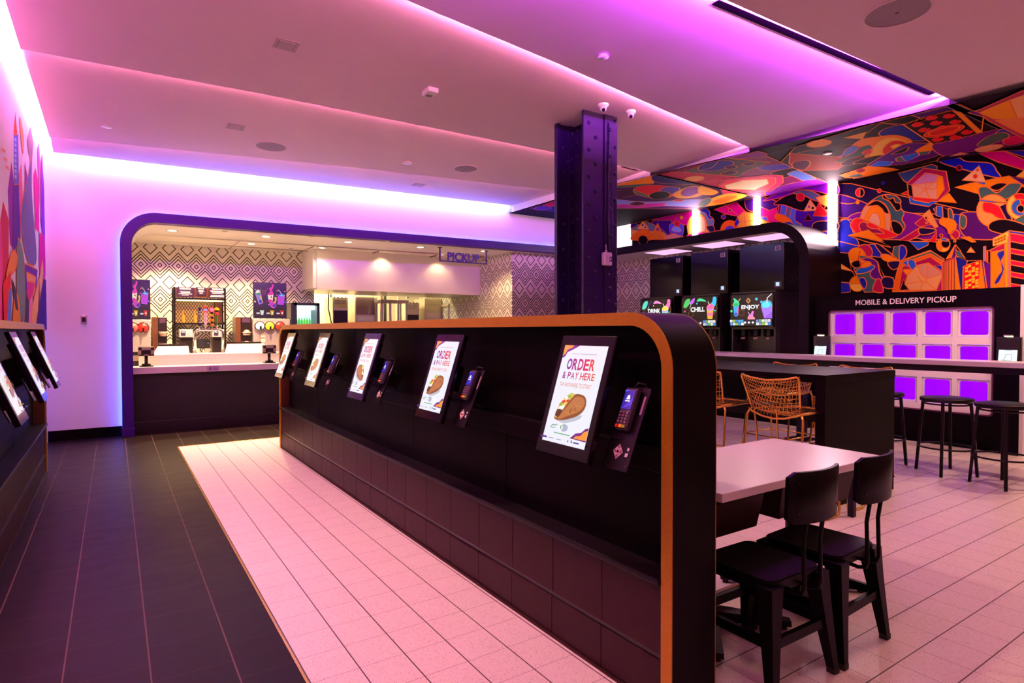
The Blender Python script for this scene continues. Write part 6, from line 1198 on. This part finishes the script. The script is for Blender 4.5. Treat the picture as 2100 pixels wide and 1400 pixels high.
for k in range(12):
    x, y = 7.6+.17*(k*5 % 10), 1.6-.28*k; A.blob([(x+.3, y), (x+.05, y+.28), (x-.25, y+.1), (x-.2, y-.25), (x+.1, y-.2)], [OR, BL, CR, TG, VI, YE][k % 6], OL, .012)
solo('mural', A.mb, 'colourful abstract mural painted on the lower ceiling over the dining area', 'mural')
# ---- skyline on the left wall
A = Art(lambda u, v: (XL+.0005, u, v), (1, 0, 0), flat, eps=.00012, clip=(-1.5, 9.7, 1.3, 3.7)); A.poly([(-1.5, 1.35), (9.7, 1.35), (9.7, 3.69), (-1.5, 3.69)], '#e8e4e6')
tl_ = lambda x, y: (lambda p: (p.y, p.z))(AX(x, y, XL))
draw(A, lambda p: (p[0]/2.594, p[1]/2.594+160), tl_, [
 ('p', [(-20, 900), (16, 655), (46, 760), (44, 1330), (-20, 1330)], '#d02a58'), ('p', [(-20, 760), (4, 760), (14, 1000), (4, 1330), (-20, 1330)], '#e8489a'), ('p', [(40, 600), (60, 445), (74, 560), (72, 920), (52, 880)], '#8c1cae'), ('p', [(80, 180), (91, 300), (71, 300)], '#e8502a'), ('p', [(71, 300), (96, 300), (98, 565), (74, 565)], '#5c70d8')]+[('p', [(75, y), (86, y+4), (86, y+16), (75, y+12)], '#a8b8f0', '#a8b8f0') for y in range(320, 540, 28)]+[
 ('p', [(72, 565), (98, 565), (107, 860), (66, 930)], '#5c1a9a'), ('b', [(100, 210), (112, 240), (124, 330), (120, 400), (110, 340), (104, 270)], '#f0a860'), ('p', [(96, 520), (112, 460), (118, 640), (108, 820), (98, 640)], '#e86a9c'), ('p', [(130, 450), (142, 520), (148, 700), (128, 690)], '#8c20a8'), ('p', [(140, 330), (160, 260), (174, 345), (166, 460), (150, 400)], '#8a7a8c'), ('b', [(112, 690), (150, 500), (166, 420), (168, 640), (192, 960), (150, 985), (118, 860)], '#7468a0'),
 ('p', [(176, 520), (186, 480), (202, 560), (206, 820), (186, 800)], '#e81c98'), ('p', [(196, 380), (204, 340), (212, 480), (208, 700)], '#c85aa8'), ('p', [(214, 450), (222, 400), (228, 620), (224, 840), (214, 760)], '#7a1cb0'), ('p', [(228, 500), (236, 640), (240, 860), (232, 1000), (226, 900)], '#5424c0'), ('p', [(206, 820), (232, 840), (242, 980), (236, 1080), (204, 1010)], '#d81c88'),
 ('b', [(90, 860), (112, 900), (126, 1000), (128, 1260), (100, 1290), (84, 1100)], '#748a80'), ('p', [(128, 985), (196, 1020), (190, 1110), (150, 1180), (134, 1180)], '#6a2a9c'), ('p', [(136, 1030), (188, 1058), (178, 1150), (144, 1180)], '#f0a060'), ('p', [(140, 1080), (180, 1090), (164, 1200), (146, 1190)], '#e02a8a'), ('b', [(60, 920), (88, 950), (80, 1010), (40, 1060), (28, 1040)], '#f0963a'), ('p', [(10, 1100), (50, 1020), (56, 1330), (16, 1330)], '#e82a3a'), ('p', [(40, 1130), (58, 1110), (50, 1330), (30, 1330)], '#5a8ae0'), ('b', [(62, 1330), (70, 1180), (88, 1150), (100, 1240), (100, 1330)], '#f09a30'), ('p', [(56, 1060), (80, 1130), (92, 1240), (76, 1230)], '#343c4c'),
 ('p', [(134, 1130), (150, 1190), (146, 1330), (126, 1330)], '#3a3050'), ('p', [(150, 1190), (166, 1150), (174, 1330), (148, 1330)], '#f08ab0'), ('p', [(166, 1210), (196, 1080), (204, 1060), (196, 1240), (180, 1330), (160, 1330)], '#f0a860'), ('p', [(204, 1060), (222, 960), (226, 1040), (206, 1180)], '#e8b070'), ('p', [(196, 1240), (226, 1060), (244, 1080), (246, 1340), (184, 1340)], '#3c2068')])
for k in range(9):
    y, z = 3.4-.5*k, 1.5; A.poly([(y, z), (y-.4, z), (y-.4, z+.5+.25*(k % 3)), (y-.2, z+.8+.3*(k % 4)), (y, z+.5+.25*(k % 3))], ['#d02a58', '#8c1cae', '#f0963a', '#748a80', '#5c70d8'][k % 5], OL, .012)
for y in (-.2, .1, .4): A.line([(tl_(3, 340)[0]+y*.3, tl_(3, 310+40*(y+.2))[1]), (tl_(10, 340)[0]+y*.3, tl_(10, 315+40*(y+.2))[1])], .02, '#e88a6a')
solo('mural', A.mb, 'pastel city skyline mural on the white left wall above the dark counter', 'mural')
# =================================================================== CEILING FITTINGS
def frame_at(x, y):
    p, n = ceil_hit(x, y); t = Vector((1, 0, 0)); t = (t-n*t.dot(n)).normalized(); b = n.cross(t)
    return p, n, Matrix(((t.x, b.x, n.x, p.x), (t.y, b.y, n.y, p.y), (t.z, b.z, n.z, p.z), (0, 0, 0, 1)))
SPKM = paint('speaker_grille', (.30, .24, .28), .7, bump=.4, scale=400)
def speaker(px, py, rpx, lab):
    p, n, M_ = frame_at(px, py); r = rpx*(p-CAM).dot(cf)/FPX
    th = Thing('ceiling_speaker', lab, 'speaker', tuple(p), 0, 'round ceiling speakers')
    q = MB(); q.lathe([(r, -.002), (r, .006), (r*.93, .008), (r*.93, .002)], tuple(p), CEIL, 40, axis=n); th.part('rim', q)
    q = MB(); q.lathe([(r*.93, .003), (r*.5, .005), (0, .006)], tuple(p), SPKM, 40, axis=n); th.part('grille', q)
    q = MB(); q.box(-.006, .006, -.012, .012, .006, .009, BLACKP, 0, M_); th.part('emblem', q)
speaker(556, 300, 31, 'round ceiling speaker on the left, over the kitchen arch'); speaker(955, 345.5, 25, 'round ceiling speaker left of the steel column'); speaker(1840, 25, 62, 'large round ceiling speaker at the top right corner')
def vent(px, py, w, lab):
    p, n, M_ = frame_at(px, py); s = w*(p-CAM).dot(cf)/FPX/2
    th = Thing('ceiling_hatch', lab, 'ceiling hatch', tuple(p), 0, 'square ceiling hatches')
    vm = paint('hatch_plate', (.42, .33, .35), .6, noise=.1, scale=60); q = MB(); q.box(-s, s, -s, s, -.002, .004, vm, 0, M_); th.part('frame', q)
    q = MB(); q.box(-s*.68, s*.68, -s*.68, s*.68, .004, .007, vm, 0, M_); q.box(-s*.72, -s*.68, -s*.66, s*.66, .004, .0065, BLACKP, 0, M_); q.box(s*.68, s*.72, -s*.66, s*.66, .004, .0065, BLACKP, 0, M_); th.part('cover', q)
vent(587, 92, 46, 'square ceiling hatch in the near panel, top left'); vent(483, 260, 34, 'square ceiling hatch above the left ceiling speaker'); vent(858, 379, 24, 'small square ceiling hatch by the back wall cove')
for px, py, lab in ((218, 257, 'round white sprinkler cover on the far left of the ceiling'), (835, 332, 'round white sprinkler cover between the two smaller ceiling speakers'), (1237, 114, 'round white sprinkler cover on the purple ceiling panel above the column')):
    p, n, M_ = frame_at(px, py); r = (10 if px < 1000 else 11)*(p-CAM).dot(cf)/FPX; q = MB(); q.lathe([(r*.8, -.002), (r*.8, .012), (r, .013), (r, .018), (0, .019)], tuple(p), PLASW, 24, axis=n); solo('sprinkler_cover', q, lab, 'sprinkler', 'ceiling sprinkler covers', tuple(p))
p = AZ(1697, 312, ZM); q = MB(); q.lathe([(.045, 0), (.045, -.012), (.055, -.013), (.055, -.018), (0, -.019)], tuple(p), PLASW, 24); solo('sprinkler_cover', q, 'round white sprinkler cover on the mural ceiling', 'sprinkler', 'ceiling sprinkler covers', tuple(p))
p, n, M_ = frame_at(882, 185); th = Thing('smoke_detector', 'small white box on the ceiling panel left of the column', 'detector', tuple(p)); q = MB(); q.box(-.055, .055, -.08, .08, -.01, .045, PLASW, .010, M_); cs = th.part('case', q); q = MB(); q.box(-.03, .03, -.05, .0, .045, .048, SPKM, 0, M_); th.part('grille', q, under=cs)
for px, py, lab in ((1237, 219, 'white dome camera directly above the steel column'), (1293, 233, 'white dome camera right of the steel column')):
    p, n, M_ = frame_at(px, py-5); th = Thing('dome_camera', lab, 'camera', tuple(p), 0, 'white dome cameras'); q = MB(); q.lathe([(.056, -.003), (.056, .016), (.050, .024), (.036, .028), (.034, .050), (.028, .066), (.014, .074), (0, .076)], tuple(p), PLASW, 26, axis=n); bd = th.part('body', q)
    d = (CAM-p).normalized(); d = (d+Vector((0, -.3, -.5))).normalized(); c = p+n*.048; q = MB(); q.lathe([(.020, .020), (.018, .036), (.010, .041), (0, .042)], tuple(c), GLASSBLK, 18, axis=d); th.part('lens', q, under=bd)
p = AY(835, 400, 9.75)
def slot(a, b, w, lab, z=None):
    if z is None: A_, na = ceil_hit(*a); B_, nb = ceil_hit(*b)
    else: A_, B_ = AZ(*a, z), AZ(*b, z); na = Vector((0, 0, -1))
    d = (B_-A_).normalized(); e = d.cross(na).normalized()*w/2; th = Thing('slot_diffuser', lab, 'air vent', tuple((A_+B_)/2), 0, 'long slot air vents')
    q = MB(); k = na*.004; q.add([A_-e+k, B_-e+k, B_+e+k, A_+e+k], [[0, 1, 2, 3]], paint('slot_void', (.0015, .001, .0015), 1, spec=0)); th.part('slot', q)
    q = MB(); k2 = na*.003
    for s_ in (-1, 1): q.add([A_+e*s_+k2, B_+e*s_+k2, B_+e*s_*1.14+k2, A_+e*s_*1.14+k2], [[0, 1, 2, 3]], CEIL)
    th.part('edge_frame', q)
slot((1466, 3), (1913, 192), .070, 'long black slot vent along the purple ceiling panel'); slot((1948, 214), (2099, 281), .075, 'black slot vent in the mural ceiling at the right edge', ZM-.012); slot((1348, 358), (1532, 398), .045, 'thin black slot vent in the mural ceiling toward the middle light strip', ZM-.012); slot((1274, 341), (1308, 349), .03, 'short thin slot vent right of the column')
# =================================================================== UPRIGHT LIGHT STRIPS ON THE MURAL WALL
for k, (px, lab, w, zb) in enumerate(((1708.5, 'glowing upright light strip nearest the locker cabinet', .062, 2.72), (1554, 'glowing upright light strip in the middle of the mural wall', .058, 2.95), (1427, 'glowing upright light strip farthest along the mural wall', .055, 3.0))):
    p = AX(px, 400, 9.26); th = Thing('wall_light_strip', lab, 'light strip', (9.28, p.y, zb), 0, 'upright light strips on the mural wall')
    q = MB(); q.box(9.25, 9.299, p.y-w-.012, p.y+w+.012, zb, ZM, paint('strip_case', (.6, .5, .6), .4)); th.part('channel', q)
    q = MB(); q.box(9.225, 9.25, p.y-w, p.y+w, zb, ZM-.01, emis('wall_strip', *L_WALL), .004); th.part('diffuser', q)
q = MB(); q.box(9.285, 9.299, 9.33, 9.76, 3.06, ZM, emis('corner_glow', (1, .88, .92), 2.2)); solo('glowing_wall_corner', q, 'white wall corner between the back wall and the mural, cove light put in as glow', 'wall panel')  # white wall piece; the cove light on it is put in as glow
# =================================================================== DOWNLIGHTS ADDED OUT OF VIEW TO BRIGHTEN THE ROOM (ceiling nearer the viewer than the photo shows)
places = (((.95, 4.0), 3.0, 'over the pale tile aisle beside the long order counter, farthest forward'), ((.95, 2.4), .12, 'over the pale tile aisle beside the long order counter'), ((.8, .7), .3, 'over the aisle behind the viewer'), ((2.9, 2.3), .08, 'over the white table'), ((4.3, 1.7), .35, 'between the white table and the dark high table'), ((3.4, .5), .22, 'behind the white table chairs'), ((5.9, 1.3), .9, 'over the end of the dark high table'), ((7.7, 1.5), 2.6, 'in the mural ceiling over the right end of the pale bar'), ((8.75, 1.7), 1.6, 'in the mural ceiling by the right wall'))
for (x, y), kk, lab in places:
    d = Vector((x, y, 0))-CAM; p = None
    for A_, B_ in panels:
        for i in range(len(A_)-1):
            for t in ((A_[i], A_[i+1], B_[i+1]), (A_[i], B_[i+1], B_[i])):
                h = intersect_ray_tri(t[0], t[1], t[2], Vector((0, 0, 1)), Vector((x, y, 0)), True)
                if h: p = h
    if x > 7.4: p = Vector((x, y, ZM))
    th = Thing('downlight', 'added unseen downlight '+lab, 'ceiling light', tuple(p), 0, 'added unseen downlights')
    q = MB(); q.lathe([(.085, -.006), (.085, .0), (.06, -.001), (.058, .03)], tuple(p), PLASW, 24); th.part('trim_ring', q)
    q = MB(); q.lathe([(.058, -.0005), (0, -.0005)], tuple(p), emis('fill_lamp', (1, .55, .42), 10), 24); th.part('lamp', q)
    L = bpy.data.lights.new('bulb', 'SPOT'); L.energy = L_FILL[1]*kk; L.color = L_FILL[0]; L.spot_size = math.radians(96 if kk > 3 else 140); L.spot_blend = .9; L.shadow_soft_size = .07
    lo = bpy.data.objects.new('bulb', L); COL.objects.link(lo); lo.parent = th.o; lo.location = (0, 0, -.03)
p = Vector((6.3, 1.35, ZC+.03)); th = Thing('added_spotlight', 'added unseen spotlight aimed at the pickup lockers and the mural', 'ceiling light', tuple(p))  # lamp added out of view to brighten lockers and mural
d = (Vector((8.9, 3.7, 2.0))-p).normalized()
q = MB(); q.cyl(p+d*.0, p+d*.13, .05, PLASW, n=20); q.cyl(p+Vector((0, 0, .04)), p, .02, PLASW); th.part('can', q)
q = MB(); q.cyl(p+d*.131, p+d*.134, .042, emis('fill_lamp', (1, .55, .42), 10), n=20); th.part('lamp', q)
L = bpy.data.lights.new('bulb', 'SPOT'); L.energy = 430; L.color = (1, .56, .50); L.spot_size = math.radians(62); L.spot_blend = .7; L.shadow_soft_size = .05
lo = bpy.data.objects.new('bulb', L); COL.objects.link(lo); lo.parent = th.o; lo.location = d*.15; lo.rotation_euler = d.to_track_quat('-Z', 'Y').to_euler()
